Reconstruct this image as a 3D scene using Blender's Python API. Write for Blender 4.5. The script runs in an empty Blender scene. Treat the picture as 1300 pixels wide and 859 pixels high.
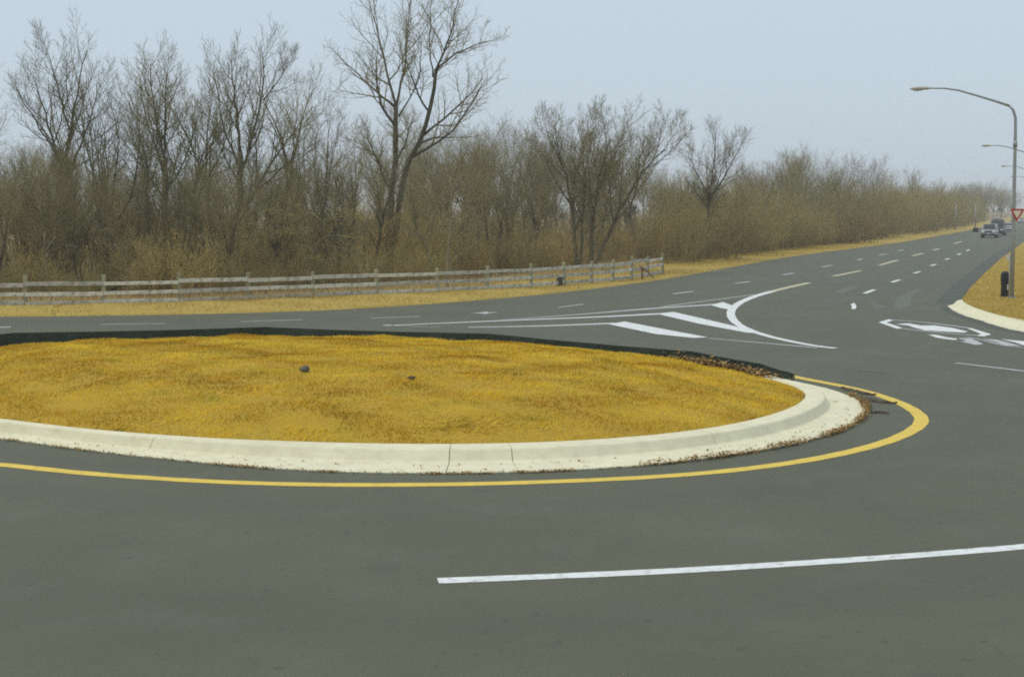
import bpy, bmesh, math, random
import numpy as np
from mathutils import Vector, Matrix

R = math.radians
SC = bpy.context.scene
COL = SC.collection
# ------------------------------------------------------------------ camera
F, H, HOR, CX, CY = 1805.0, 3.7, 265.0, 650.0, 429.5      # 50 mm lens on a 36 mm film frame, eye 3.7 m above the road
PIT = math.atan((CY - HOR) / F)
cam = bpy.data.objects.new('camera', bpy.data.cameras.new('camera'))
COL.objects.link(cam)
cam.location = (0, 0, H)
cam.rotation_euler = (R(90) - PIT, 0, 0)
cam.data.sensor_width = 36.0
cam.data.lens = F / 1300 * 36
cam.data.clip_end = 6000
SC.camera = cam
# ------------------------------------------------------------------ sky, sun, exposure
W = bpy.data.worlds.new('World'); SC.world = W; W.use_nodes = True
wn, wl = W.node_tree.nodes, W.node_tree.links
wn.clear()
SUN_EL, SUN_AZ = R(62), R(255)          # off to the left, veiled by cloud
sky = wn.new('ShaderNodeTexSky'); sky.sky_type = 'NISHITA'; sky.sun_disc = False
sky.sun_elevation = SUN_EL; sky.sun_rotation = SUN_AZ
sky.air_density = 1.0; sky.dust_density = 4.0; sky.ozone_density = 1.0
gm = wn.new('ShaderNodeMix'); gm.data_type = 'RGBA'; gm.inputs[0].default_value = 0.80
gm.inputs[7].default_value = (6.5, 7.68, 8.75, 1)       # even cloud layer veiling the clear sky
bg = wn.new('ShaderNodeBackground'); bg.inputs[1].default_value = 0.10
wo = wn.new('ShaderNodeOutputWorld')
wl.new(sky.outputs[0], gm.inputs[6]); wl.new(gm.outputs[2], bg.inputs[0]); wl.new(bg.outputs[0], wo.inputs[0])
sl = bpy.data.lights.new('sun', 'SUN'); sl.energy = 1.5; sl.angle = R(30); sl.color = (1, .93, .80)
so = bpy.data.objects.new('sun', sl); COL.objects.link(so)
sd = Vector((math.sin(SUN_AZ) * math.cos(SUN_EL), math.cos(SUN_AZ) * math.cos(SUN_EL), math.sin(SUN_EL)))
so.rotation_euler = sd.to_track_quat('Z', 'Y').to_euler(); so.location = (0, -20, 60)
SC.view_settings.view_transform = 'Standard'; SC.view_settings.look = 'None'
SC.view_settings.exposure = 0.0; SC.view_settings.gamma = 1.0
SC.render.filter_size = 1.9
try:
    SC.cycles.filter_width = 1.9
    SC.cycles.use_denoising = False
    SC.cycles.max_bounces = 6; SC.cycles.volume_bounces = 1; SC.cycles.transparent_max_bounces = 8
    SC.cycles.sample_clamp_indirect = 6
except Exception:
    pass

rng = np.random.default_rng(7)
random.seed(7)

# ------------------------------------------------------------------ helpers
def at(px, py, z=0.0):
    """world point on the level z that the photograph shows at a pixel"""
    x = (px - CX) / F; y = -(py - CY) / F
    dy = math.cos(PIT) + y * math.sin(PIT); dz = -math.sin(PIT) + y * math.cos(PIT)
    t = (z - H) / dz
    return np.array([x * t, dy * t, z])
def depth(px, Y, z=0.0):
    return np.array([(px - CX) / F * Y, Y, z])
def tag(o, label=None, cat=None, group=None, kind=None):
    if label: o['label'] = label
    if cat: o['category'] = cat
    if group: o['group'] = group
    if kind: o['kind'] = kind
    return o
def mesh(name, v, f, mat, smooth=False):
    m = bpy.data.meshes.new(name)
    m.from_pydata([tuple(map(float, p)) for p in v], [], f)
    if mat: m.materials.append(mat)
    if smooth:
        m.polygons.foreach_set('use_smooth', [True] * len(m.polygons))
    m.update()
    return m
def npmesh(name, v, faces, mat, smooth=False):
    """v (N,3); faces list of int arrays (M,k)"""
    m = bpy.data.meshes.new(name)
    m.vertices.add(len(v)); m.vertices.foreach_set('co', np.asarray(v, np.float32).ravel())
    li = np.concatenate([a.ravel() for a in faces]).astype(np.int32)
    cnt = np.concatenate([np.full(len(a), a.shape[1]) for a in faces]).astype(np.int32)
    m.loops.add(len(li)); m.loops.foreach_set('vertex_index', li)
    m.polygons.add(len(cnt))
    st = np.zeros(len(cnt), np.int32); st[1:] = np.cumsum(cnt)[:-1]
    m.polygons.foreach_set('loop_start', st)
    try: m.polygons.foreach_set('loop_total', cnt)
    except Exception: pass
    if smooth: m.polygons.foreach_set('use_smooth', np.ones(len(cnt), bool))
    if mat: m.materials.append(mat)
    m.update(calc_edges=True); m.validate()
    return m
def link(name, data, parent=None, loc=(0, 0, 0), rz=0.0, sc=None):
    o = bpy.data.objects.new(name, data); COL.objects.link(o)
    o.location = loc; o.rotation_euler = (0, 0, rz)
    if sc is not None: o.scale = (sc, sc, sc) if not hasattr(sc, '__len__') else sc
    if parent: o.parent = parent
    return o
def empty(name, loc=(0, 0, 0), rz=0.0, parent=None):
    o = link(name, None, parent, loc, rz); o.empty_display_size = .3
    return o
def bm_mesh(name, bm, mat, smooth=False):
    m = bpy.data.meshes.new(name); bm.to_mesh(m); bm.free()
    if mat: m.materials.append(mat)
    if smooth: m.polygons.foreach_set('use_smooth', [True] * len(m.polygons))
    return m
def box_bm(c, s, bev=0.0, rot=None):
    bm = bmesh.new(); bmesh.ops.create_cube(bm, size=1)
    bmesh.ops.scale(bm, vec=s, verts=bm.verts)
    if bev: bmesh.ops.bevel(bm, geom=bm.edges[:], offset=bev, segments=2, affect='EDGES', profile=.6)
    if rot is not None: bmesh.ops.transform(bm, matrix=rot, verts=bm.verts)
    bmesh.ops.translate(bm, vec=c, verts=bm.verts)
    return bm
def tube_mesh(name, pts, rad, mat, sides=8, smooth=True):
    v, f = tubes([(np.array(pts, float), np.array(rad, float))], sides)
    return npmesh(name, v, f, mat, smooth)
def tubes(strokes, sides):
    """swept tubes; strokes = [(points (n,3), radii (n))]"""
    by = {}
    for p, r in strokes: by.setdefault(len(p), []).append((p, r))
    V, Q, base = [], [], 0
    caps = []
    ang = np.arange(sides) / sides * 2 * np.pi
    for n, L in by.items():
        P = np.array([a for a, _ in L]); Rr = np.array([b for _, b in L])       # (m,n,3),(m,n)
        T = np.empty_like(P); T[:, 1:-1] = P[:, 2:] - P[:, :-2]; T[:, 0] = P[:, 1] - P[:, 0]; T[:, -1] = P[:, -1] - P[:, -2]
        T /= np.linalg.norm(T, axis=2, keepdims=True) + 1e-9
        ref = np.where(np.abs(T[:, :1, 2:3]) > .9, np.array([1., 0, 0]), np.array([0., 0, 1])) * np.ones_like(T)
        A = np.cross(T, ref); A /= np.linalg.norm(A, axis=2, keepdims=True) + 1e-9
        B = np.cross(T, A)
        ring = P[:, :, None] + Rr[:, :, None, None] * (A[:, :, None] * np.cos(ang)[:, None] + B[:, :, None] * np.sin(ang)[:, None])
        m = len(L)
        V.append(ring.reshape(-1, 3))
        idx = base + np.arange(m * n * sides).reshape(m, n, sides)
        a, b = idx[:, :-1], idx[:, 1:]
        Q.append(np.stack([a, np.roll(a, -1, 2), np.roll(b, -1, 2), b], -1).reshape(-1, 4))
        caps.append(idx[:, -1, :]); caps.append(idx[:, 0, ::-1])
        base += m * n * sides
    return np.concatenate(V), [np.concatenate(Q), np.concatenate(caps)]

# ------------------------------------------------------------------ materials
def mat(name, base, rough=.8, var=None, scale=4., amt=.5, detail=6., bump=0., bscale=30., metal=0., spec=.3,
        rnd=0., fine=None, fscale=60., famt=.3, coord='Object', stretch=(1, 1, 1), trans=0.):
    m = bpy.data.materials.new(name); m.use_nodes = True
    nt = m.node_tree; n, l = nt.nodes, nt.links
    p = n['Principled BSDF']
    p.inputs['Roughness'].default_value = rough; p.inputs['Metallic'].default_value = metal
    p.inputs['Specular IOR Level'].default_value = spec
    tc = n.new('ShaderNodeTexCoord'); mp = n.new('ShaderNodeMapping'); mp.inputs['Scale'].default_value = stretch
    l.new(tc.outputs[coord], mp.inputs[0])
    def noise(s, d=6.):
        t = n.new('ShaderNodeTexNoise'); t.inputs['Scale'].default_value = s; t.inputs['Detail'].default_value = d
        l.new(mp.outputs[0], t.inputs['Vector']); return t
    def ramp(src, lo, hi):
        r = n.new('ShaderNodeMapRange'); r.inputs[1].default_value = lo; r.inputs[2].default_value = hi
        l.new(src, r.inputs[0]); return r.outputs[0]
    def mix(a, b, fac, mode='MIX'):
        x = n.new('ShaderNodeMix'); x.data_type = 'RGBA'; x.blend_type = mode
        if hasattr(fac, 'is_linked'): l.new(fac, x.inputs[0])
        else: x.inputs[0].default_value = fac
        for s, i in ((a, 6), (b, 7)):
            if hasattr(s, 'is_linked'): l.new(s, x.inputs[i])
            else: x.inputs[i].default_value = (*s, 1)
        return x.outputs[2]
    def mulf(a, k):
        x = n.new('ShaderNodeMath'); x.operation = 'MULTIPLY'; l.new(a, x.inputs[0]); x.inputs[1].default_value = k
        return x.outputs[0]
    c = None
    if var is not None:
        c = mix(base, var, mulf(ramp(noise(scale, detail).outputs[0], .5 - .25, .5 + .25), amt * 2 if amt < .5 else 1.0))
    else:
        c = mix(base, base, 0.)
    if fine is not None:
        c = mix(c, fine, mulf(ramp(noise(fscale, 3.).outputs[0], .45, .75), famt))
    if rnd:
        oi = n.new('ShaderNodeObjectInfo')
        mr = n.new('ShaderNodeMapRange'); mr.inputs[3].default_value = 1 - rnd; mr.inputs[4].default_value = 1 + rnd
        l.new(oi.outputs['Random'], mr.inputs[0])
        hs = n.new('ShaderNodeHueSaturation'); l.new(mr.outputs[0], hs.inputs['Value']); l.new(c, hs.inputs['Color'])
        c = hs.outputs[0]
    l.new(c, p.inputs['Base Color'])
    if bump:
        b = n.new('ShaderNodeBump'); b.inputs['Strength'].default_value = bump; b.inputs['Distance'].default_value = .02
        l.new(noise(bscale, 5.).outputs[0], b.inputs['Height']); l.new(b.outputs[0], p.inputs['Normal'])
    m['_c'] = 0
    return m, c, (n, l, p, tc, mp, noise, ramp, mix, mulf)

def M(*a, **k): return mat(*a, **k)[0]

ISL = (-1.45, 27.7)                    # middle of the island
def asphalt():
    m, c, (n, l, p, tc, mp, noise, ramp, mix, mulf) = mat('asphalt', (.084, .086, .047), rough=.70, var=(.114, .116, .068), scale=.35, amt=.5,
                                                          fine=(.045, .046, .032), fscale=55., famt=.65, bump=.35, bscale=140., spec=.4)
    # tyre-polished rings that follow the circulating lane
    sub = n.new('ShaderNodeVectorMath'); sub.operation = 'SUBTRACT'; sub.inputs[1].default_value = (*ISL, 0)
    l.new(tc.outputs['Object'], sub.inputs[0])
    ln = n.new('ShaderNodeVectorMath'); ln.operation = 'LENGTH'; l.new(sub.outputs[0], ln.inputs[0])
    cb = n.new('ShaderNodeCombineXYZ'); l.new(ln.outputs['Value'], cb.inputs[0])
    warp = noise(.12, 2.); sc2 = n.new('ShaderNodeMath'); sc2.operation = 'MULTIPLY'; sc2.inputs[1].default_value = 1.2
    l.new(warp.outputs[0], sc2.inputs[0]); l.new(sc2.outputs[0], cb.inputs[1])
    t = n.new('ShaderNodeTexNoise'); t.inputs['Scale'].default_value = .8; t.inputs['Detail'].default_value = 5.
    l.new(cb.outputs[0], t.inputs['Vector'])
    c2 = mix(c, (.072, .074, .052), mulf(ramp(t.outputs[0], .42, .68), .35))
    c3 = mix(c2, (.17, .17, .14), mulf(ramp(noise(180., 1.).outputs[0], .60, .72), .8))       # pale aggregate
    c4 = mix(c3, (.07, .07, .055), mulf(ramp(noise(1.7, 8.).outputs[0], .60, .74), .45))         # oil and damp
    c4 = mix(c4, (.145, .148, .115), mulf(ramp(noise(.9, 9.).outputs[0], .54, .72), .2))     # dusty, polished areas
    c4 = mix(c4, (.045, .046, .034), mulf(ramp(noise(6., 10.).outputs[0], .62, .72), .5))      # small dark blotches
    l.new(c4, p.inputs['Base Color'])
    return m
def paint(name, base, wear=.45):
    m, c, (n, l, p, tc, mp, noise, ramp, mix, mulf) = mat(name, base, rough=.65, var=tuple(x * .86 for x in base), scale=2.5, amt=.5, spec=.3)
    c2 = mix(c, (.13, .13, .115), mulf(ramp(noise(9., 9.).outputs[0], .52, .70), wear))
    c3 = mix(c2, (.12, .12, .105), mulf(ramp(noise(70., 4.).outputs[0], .56, .68), wear * .8))
    l.new(c3, p.inputs['Base Color'])
    return m
def grass_mat(name, a, b, c_, d, sc=.9):
    m, c, (n, l, p, tc, mp, noise, ramp, mix, mulf) = mat(name, a, rough=.85, var=b, scale=sc, amt=.5, spec=.0)
    c2 = mix(c, c_, mulf(ramp(noise(sc * 1.7, 7.).outputs[0], .50, .70), .7))
    g = n.new('ShaderNodeNewGeometry')
    c3 = mix(c2, d, mulf(ramp(g.outputs['Random Per Island'], .55, 1.0), .65))
    l.new(c3, p.inputs['Base Color'])
    return m

MT = {}
MT['asphalt'] = asphalt()
MT['white'] = paint('white_paint', (.78, .80, .78), .45)
MT['worn'] = paint('worn_white_paint', (.52, .54, .52), .95)
MT['cream'] = paint('cream_paint', (.62, .56, .36), .55)
MT['yellow'] = paint('yellow_paint', (.78, .56, .08), .3)
MT['concrete'] = M('kerb_concrete', (.77, .73, .52), rough=.9, var=(.66, .62, .44), scale=1.6, fine=(.48, .44, .30), fscale=5, famt=.35, bump=.25, bscale=50)
MT['soil'] = M('dry_soil', (.46, .29, .025), rough=.95, var=(.38, .25, .03), scale=3, bump=.5, bscale=20)
MT['ground'] = M('dry_ground', (.26, .19, .075), rough=.95, var=(.20, .14, .06), scale=.5, bump=.4, bscale=8)
MT['verge'] = M('verge_grass_mat', (.48, .345, .075), rough=.95, var=(.40, .28, .06), scale=.8, fine=(.20, .15, .05), fscale=9, famt=.6, bump=.6, bscale=25)
MT['litter'] = M('leaf_litter', (.22, .14, .05), rough=.95, var=(.30, .20, .075), scale=1.1, fine=(.07, .045, .02), fscale=14, famt=.6, bump=.8, bscale=12)
MT['blade'] = grass_mat('dormant_grass', (.71, .45, .02), (.59, .41, .035), (.31, .30, .04), (.80, .58, .11), 1.1)
MT['vblade'] = grass_mat('verge_grass', (.58, .43, .11), (.48, .36, .09), (.36, .28, .07), (.62, .48, .17), .6)
MT['straw'] = grass_mat('straw_weeds', (.60, .47, .22), (.50, .37, .15), (.38, .25, .09), (.66, .55, .30), .7)
MT['bark'] = M('grey_bark', (.075, .064, .032), rough=.95, var=(.16, .137, .075), scale=1.5, amt=.5, fine=(.06, .055, .03), fscale=9, famt=.5, rnd=.22, stretch=(1, 1, .4))
MT['bark_pale'] = M('pale_bark', (.26, .22, .13), rough=.95, var=(.17, .145, .085), scale=1.5, amt=.5, rnd=.2)
MT['twig'] = M('twigs', (.215, .182, .078), rough=.95, var=(.28, .24, .115), scale=.7, amt=.5, rnd=.25)
MT['brush'] = M('brush_stems', (.35, .245, .08), rough=.95, var=(.28, .225, .09), scale=.6, amt=.5, rnd=.30)
MT['brush2'] = M('olive_brush_stems', (.28, .24, .085), rough=.95, var=(.34, .28, .10), scale=.6, amt=.5, rnd=.25)
MT['wood'] = M('weathered_wood', (.68, .66, .55), rough=.9, var=(.46, .44, .36), scale=2.2, fine=(.16, .145, .11), fscale=5, famt=.75, bump=.4, bscale=20, rnd=.22, stretch=(1, 1, 1))
MT['post'] = M('mossy_post', (.27, .26, .15), rough=.92, var=(.37, .35, .21), scale=4., fine=(.12, .12, .075), fscale=12, famt=.5, bump=.4, bscale=20, rnd=.12)
MT['silt'] = M('black_fabric', (.016, .028, .020), rough=.7, var=(.034, .052, .038), scale=5, bump=.3, bscale=60, spec=.25)
MT['stake'] = M('stake_wood', (.35, .27, .16), rough=.9, var=(.27, .20, .12), scale=6)
MT['metal'] = M('galvanised_steel', (.36, .36, .34), rough=.5, var=(.28, .28, .27), scale=5, metal=.35, spec=.4)
MT['head'] = M('lamp_housing', (.40, .38, .28), rough=.55, var=(.34, .32, .24), scale=5)
MT['lens'] = M('lamp_lens', (.55, .55, .48), rough=.25)
MT['red'] = M('sign_red', (.48, .055, .03), rough=.45, var=(.40, .05, .03), scale=5)
MT['signw'] = M('sign_white', (.75, .70, .58), rough=.45, var=(.68, .63, .52), scale=5)
MT['black'] = M('black_plastic', (.014, .014, .014), rough=.45, var=(.025, .025, .024), scale=9, bump=.5, bscale=14)
MT['leaf'] = grass_mat('dead_leaves', (.34, .21, .075), (.25, .155, .06), (.16, .10, .04), (.46, .32, .14), 3.)
MT['dark'] = M('dark_debris', (.055, .045, .03), rough=.9, var=(.10, .075, .045), scale=6)
MT['rock'] = M('dark_stone', (.10, .09, .07), rough=.9, var=(.16, .14, .11), scale=8, bump=.5, bscale=30)
MT['rust'] = M('rust_brown_wood', (.16, .075, .035), rough=.9, var=(.22, .12, .06), scale=6)
MT['scrap'] = M('white_scrap', (.75, .73, .68), rough=.7, var=(.6, .58, .52), scale=6)
MT['patch'] = M('worn_asphalt', (.140, .146, .110), rough=.7, var=(.112, .116, .085), scale=1.2, fine=(.09, .093, .066), fscale=40, famt=.6)

# ------------------------------------------------------------------ setting: ground, road, verges
g = link('ground', mesh('ground', [(-2500, -300, -.12), (2500, -300, -.12), (2500, 4500, -.12), (-2500, 4500, -.12)], [(0, 1, 2, 3)], MT['ground']))
tag(g, kind='structure')

LE = np.array([[-140., 40.], [-60., 46.6]] + [list(at(x, y)[:2]) for x, y in
     ((0, 402), (100, 401), (300, 398), (460, 392), (600, 382), (700, 373), (800, 361), (860, 352), (930, 339), (1000, 326), (1075, 316.5), (1150, 307), (1200, 298), (1243, 290), (1275, 283))] + [[271., 742.], [700., 1900.]])
KI = [list(at(x, y)[:2]) for x, y in ((1221, 385), (1226, 391), (1250, 401), (1300, 414))] + [[19.5, 43.2], [27., 41.], [60., 36.]]
KO = [list(at(x, y)[:2]) for x, y in ((1203, 388.5), (1210, 395), (1232, 403), (1260, 412), (1300, 424.5))] + [[19.3, 41.6], [26.7, 39.4], [60., 34.3]]
RE = [list(at(x, y)[:2]) for x, y in ((1221, 385), (1232, 369), (1250, 350), (1270, 331), (1298, 310))] + [[110., 268.], [281., 716.], [720., 1880.]]

def resample(P, n, smooth=0):
    P = np.asarray(P, float); d = np.r_[0, np.cumsum(np.linalg.norm(np.diff(P, axis=0), axis=1))]
    t = np.linspace(0, d[-1], n)
    Q = np.c_[[np.interp(t, d, P[:, k]) for k in range(P.shape[1])]].T
    for _ in range(smooth):
        Q[1:-1] = (Q[:-2] + 2 * Q[1:-1] + Q[2:]) / 4
    return Q
def chaikin(P, it=2):
    P = np.asarray(P, float)
    for _ in range(it):
        a = P[:-1] * .75 + P[1:] * .25; b = P[:-1] * .25 + P[1:] * .75
        P = np.r_[P[:1], np.stack([a, b], 1).reshape(-1, P.shape[1]), P[-1:]]
    return P
LE = chaikin(LE, 2)
lt = np.gradient(LE, axis=0); lt /= np.linalg.norm(lt, axis=1, keepdims=True)
LN = np.c_[-lt[:, 1], lt[:, 0]]                         # towards the wood
LD = np.r_[0, np.cumsum(np.linalg.norm(np.diff(LE, axis=0), axis=1))]
def edge_at(s, off):
    p = np.array([np.interp(s, LD, LE[:, k]) for k in (0, 1)]); n = np.array([np.interp(s, LD, LN[:, k]) for k in (0, 1)])
    return p + n * off / np.linalg.norm(n)
def pxof(p, z=0.):
    x, y, zz = p[0], p[1], z - H
    d = y * math.cos(PIT) - zz * math.sin(PIT); u = y * math.sin(PIT) + zz * math.cos(PIT)
    return CX + F * x / d, CY - F * u / d
# road: one sheet from behind the camera to the horizon between the two verges
rp = [(-140, -60)] + [(p[0] - .0, p[1]) for p in LE + LN * .35] + [tuple(p) for p in RE[::-1]] + [tuple(p) for p in KI[1:]] + [(60, -60)]
bm = bmesh.new()
bm.faces.new([bm.verts.new((x, y, 0)) for x, y in rp])
bmesh.ops.triangulate(bm, faces=bm.faces[:])
bmesh.ops.recalc_face_normals(bm, faces=bm.faces[:])
for f_ in bm.faces:
    if f_.normal.z < 0: f_.normal_flip()
road = tag(link('road', bm_mesh('road', bm, MT['asphalt'])), kind='structure')

def sheet(name, offs, zs, material, rag=0.):
    n, k = len(LE), len(offs); V = []
    for i in range(n):
        for j in range(k):
            o_ = offs[j] + (rag * math.sin(LD[i] * .9) * math.sin(LD[i] * .37 + 1) if j == 0 else 0)
            V.append((*(LE[i] + LN[i] * o_), zs[j] + (.03 * math.sin(i * 1.7 + j) if 0 < j < k - 1 else 0)))
    Fc = [(i * k + j, (i + 1) * k + j, (i + 1) * k + j + 1, i * k + j + 1) for i in range(n - 1) for j in range(k - 1)]
    Fc = [f[::-1] for f in Fc]
    return tag(link(name, mesh(name, V, Fc, material, True)), kind='structure')
# finely resampled edge for the ragged verge
sheet('grass_verge', [0, .06, .5, 2.2, 4.2, 6.4, 8.6], [-.02, .05, .09, .14, .16, .12, -.02], MT['verge'])
sheet('wood_floor', [5.6, 7.5, 14, 40, 140], [-.02, .12, .10, .15, .2], MT['litter'])
def vz(off): return float(np.interp(off, [0, .06, .5, 2.2, 4.2, 6.4, 9], [0, .05, .09, .14, .16, .13, .1]))

# right-hand verge with its kerb
RV = [tuple(p) for p in KI[::-1]] + [tuple(p) for p in RE[1:]] + [(900, 1850), (900, 40)]
bm = bmesh.new()
top = [bm.verts.new((x, y, .13)) for x, y in RV]
bm.faces.new(top)
low = [bm.verts.new((x, y, -.03)) for x, y in RV]
for i in range(len(RV) - 1): bm.faces.new((top[i], top[i + 1], low[i + 1], low[i]))
bmesh.ops.triangulate(bm, faces=bm.faces[:], ngon_method='EAR_CLIP'); bmesh.ops.recalc_face_normals(bm, faces=bm.faces[:])
tag(link('grass_verge', bm_mesh('right_verge', bm, MT['verge'])), kind='structure')

# ------------------------------------------------------------------ island: radii as functions of the angle round its middle
SILT = [(-14.5, 31.2, .70), (-11.75, 33.4, .79), (-6.1, 34.95, .80), (-.55, 33.2, .79), (3.94, 30.9, .60), (5.25, 29.95, .44), (5.86, 29.35, .29)]
def polar(P):
    P = np.asarray(P, float)[:, :2] - np.array(ISL)
    th = np.arctan2(P[:, 1], P[:, 0]); r = np.hypot(P[:, 0], P[:, 1]); k = np.argsort(th)
    return th[k], r[k]
TH = np.linspace(-np.pi, np.pi, 721)[:-1]
def rad(P, sm=6):
    th, r = polar(P); v = np.interp(TH, th, r, period=2 * np.pi)
    ker = np.exp(-.5 * (np.arange(-40, 41) / (2 * sm)) ** 2); ker /= ker.sum()
    return np.convolve(np.r_[v[-40:], v, v[:40]], ker, 'valid')
kpx = [(0, 528), (180, 549), (400, 560), (580, 563), (750, 558), (900, 543), (980, 525), (1015, 510), (1025, 497)]
opx = [(0, 552), (200, 580), (400, 598), (580, 601), (750, 596), (900, 582), (1000, 565), (1060, 549), (1090, 533), (1100, 520), (1085, 505)]
ypx = [(0, 588), (200, 607), (520, 615), (700, 611), (900, 600), (1000, 588), (1100, 568), (1160, 545), (1172, 533), (1150, 515), (1110, 500), (1060, 488), (1025, 482)]
def push(p, d):
    v = np.array(p[:2]) - np.array(ISL); return list(np.array(ISL) + v * (1 + d / np.linalg.norm(v)))
backK = [push(p, .35) for p in SILT[1:-2]] + [[-14.9, 31.0], [-13.2, 27.0]]
RK = rad([at(x, y, .20)[:2] for x, y in kpx] + backK)
RO = rad([at(x, y)[:2] for x, y in opx] + [push(p, 1.25) for p in backK])
RY = rad([at(x, y)[:2] for x, y in ypx] + [push(p, 1.95) for p in backK], 3)
def rk(th): return np.interp(th, TH, RK, period=2 * np.pi)
def mound(x, y):
    dx, dy = x - ISL[0], y - ISL[1]
    s = np.clip(np.hypot(dx, dy) / rk(np.arctan2(dy, dx)), 0, 1)
    b = .03 * np.sin(x * 1.9 + 1.3 * np.sin(y * .8)) * np.sin(y * 1.6 + .7) + .02 * np.sin(x * 4.1 + y * 2.2) * np.sin(y * 3.7 - x * 1.3)
    ex = np.interp(np.degrees(np.arctan2(dy, dx)), [-180, -150, -90, 0, 35, 60, 90, 125, 165, 180], [4.2, 3.2, 2.6, 2.4, 2.4, 2.7, 3.0, 3.3, 4.6, 4.2])
    return .17 + .74 * (1 - s ** ex) + b * np.minimum(1, (1 - s) * 6)
# mound surface
NR, NT = 40, 180
V = [(ISL[0], ISL[1], float(mound(*ISL)))]; Fc = []
for i in range(1, NR + 1):
    for j in range(NT):
        th = j / NT * 2 * np.pi; r = float(rk(th)) * (i / NR) - (.02 if i == NR else 0)
        x, y = ISL[0] + r * math.cos(th), ISL[1] + r * math.sin(th)
        V.append((x, y, float(mound(x, y))))
for j in range(NT): Fc.append((0, 1 + j, 1 + (j + 1) % NT))
for i in range(NR - 1):
    for j in range(NT):
        a = 1 + i * NT + j; b = 1 + i * NT + (j + 1) % NT
        Fc.append((a, a + NT, b + NT, b))
tag(link('island_mound', mesh('island_mound', V, Fc, MT['soil'], True)), kind='structure')

# kerb ring: concrete segments with open joints
kerb = tag(empty('kerb', (0, 0, 0)), kind='structure')
def thpx(x, y): p = at(x, y); return math.atan2(p[1] - ISL[1], p[0] - ISL[0])
joints = sorted([thpx(168, 577), thpx(577, 600), thpx(668, 598), thpx(945, 572), thpx(1086, 540), math.pi * .1, math.pi * .3, math.pi * .5, math.pi * .7, math.pi * .9, -math.pi * .93])
prof = [(0., -.03), (0., .012), (.52, .022), (.575, .028), (.595, .045), (.66, .17), (.672, .188), (.69, .198), (.75, .202), (.985, .205), (1.0, .195), (1.0, -.03)]
for q in range(len(joints)):
    a, b = joints[q], joints[(q + 1) % len(joints)] + (2 * math.pi if q == len(joints) - 1 else 0)
    n = max(4, int((b - a) / R(2.0)))
    gap = .006 / 8
    V, Fc = [], []
    for i in range(n + 1):
        for (u, z) in prof:
            slant = R(.9) * (1 - u) if True else 0
            th = a + gap + (b - a - 2 * gap) * i / n - slant
            ro = np.interp((th + np.pi) % (2 * np.pi) - np.pi, TH, RO, period=2 * np.pi); ri = rk(th)
            r = ro + (ri - ro) * u + (.012 * math.sin(th * 61) * math.sin(th * 23) if u == 0 else 0)
            V.append((ISL[0] + r * math.cos(th), ISL[1] + r * math.sin(th), z))
    k = len(prof)
    for i in range(n):
        for j in range(k - 1): Fc.append((i * k + j, (i + 1) * k + j, (i + 1) * k + j + 1, i * k + j + 1))
    Fc.append(tuple(range(k))); Fc.append(tuple(range(n * k, (n + 1) * k))[::-1])
    link('kerb_segment', mesh('kerb_segment', V, Fc, MT['concrete'], False), kerb)

# kerb by the right-hand verge
ki, ko = chaikin(KI, 2), chaikin(KO, 2)
ki, ko = resample(ki, 60), resample(ko, 60)
prof2 = [(0., -.03), (0., .02), (.42, .03), (.60, .13), (.68, .15), (1., .155), (1., -.03)]
V, Fc = [], []
for i in range(60):
    for u, z in prof2: V.append((*(ko[i] + (ki[i] - ko[i]) * u + (rng.normal(0, .025, 2) if u == 0 else 0)), z))
k = len(prof2)
for i in range(59):
    for j in range(k - 1): Fc.append((i * k + j, (i + 1) * k + j, (i + 1) * k + j + 1, i * k + j + 1))
Fc.append(tuple(range(k))); Fc.append(tuple(range(59 * k, 60 * k))[::-1])
tag(link('kerb', mesh('verge_kerb', V, Fc, MT['concrete'])), kind='structure')

# ------------------------------------------------------------------ painted markings, parts of the road
ZL = [.004]
def ribbon(name, P, w, material, n=24, w2=None, z=.004):
    P = resample(chaikin(P, 3) if len(P) > 2 else P, n)
    t = np.gradient(P, axis=0); t /= np.linalg.norm(t, axis=1, keepdims=True)
    nn = np.c_[-t[:, 1], t[:, 0]]
    ww = np.linspace(w, w2 if w2 is not None else w, n)[:, None] * (1 + rng.normal(0, .025, (n, 1)))
    a, b = P + nn * ww / 2, P - nn * ww / 2
    V = [(*p, z) for p in a] + [(*p, z) for p in b]
    return link(name, mesh(name, V, [(i, n + i, n + i + 1, i + 1) for i in range(n - 1)], material), road)
def gp(L): return [list(at(x, y)[:2]) for x, y in L]
def poly(name, L, material, z=.004, dens=0):
    bm = bmesh.new(); bm.faces.new([bm.verts.new((*at(x, y)[:2], z)) for x, y in L])
    bmesh.ops.recalc_face_normals(bm, faces=bm.faces[:])
    for f_ in bm.faces:
        if f_.normal.z < 0: f_.normal_flip()
    return link(name, bm_mesh(name, bm, material), road)
z6 = lambda L: [(820 + x / 2.708, 300 + y / 2.708) for x, y in L]
z7 = lambda L: [(450 + x / 3.25, 340 + y / 3.25) for x, y in L]
za = lambda L: [(1080 + x / 5.909, 380 + y / 5.909) for x, y in L]
ribbon('lane_line', gp([(556, 737), (700, 731.5), (850, 725), (1000, 716), (1150, 706), (1300, 694), (1400, 684)]), .21, MT['white'], 60)
yl = [(ISL[0] + r * math.cos(t), ISL[1] + r * math.sin(t)) for t, r in zip(TH[::3], RY[::3])]; yl.append(yl[0])
P = np.array(yl); n_ = len(P); V = []
for q, p in enumerate(P):
    v = p - np.array(ISL); v /= np.linalg.norm(v); w = .125 * (1 + .05 * math.sin(q * 1.9))
    V += [(*(p + v * w), .004), (*(p - v * w), .004)]
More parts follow.
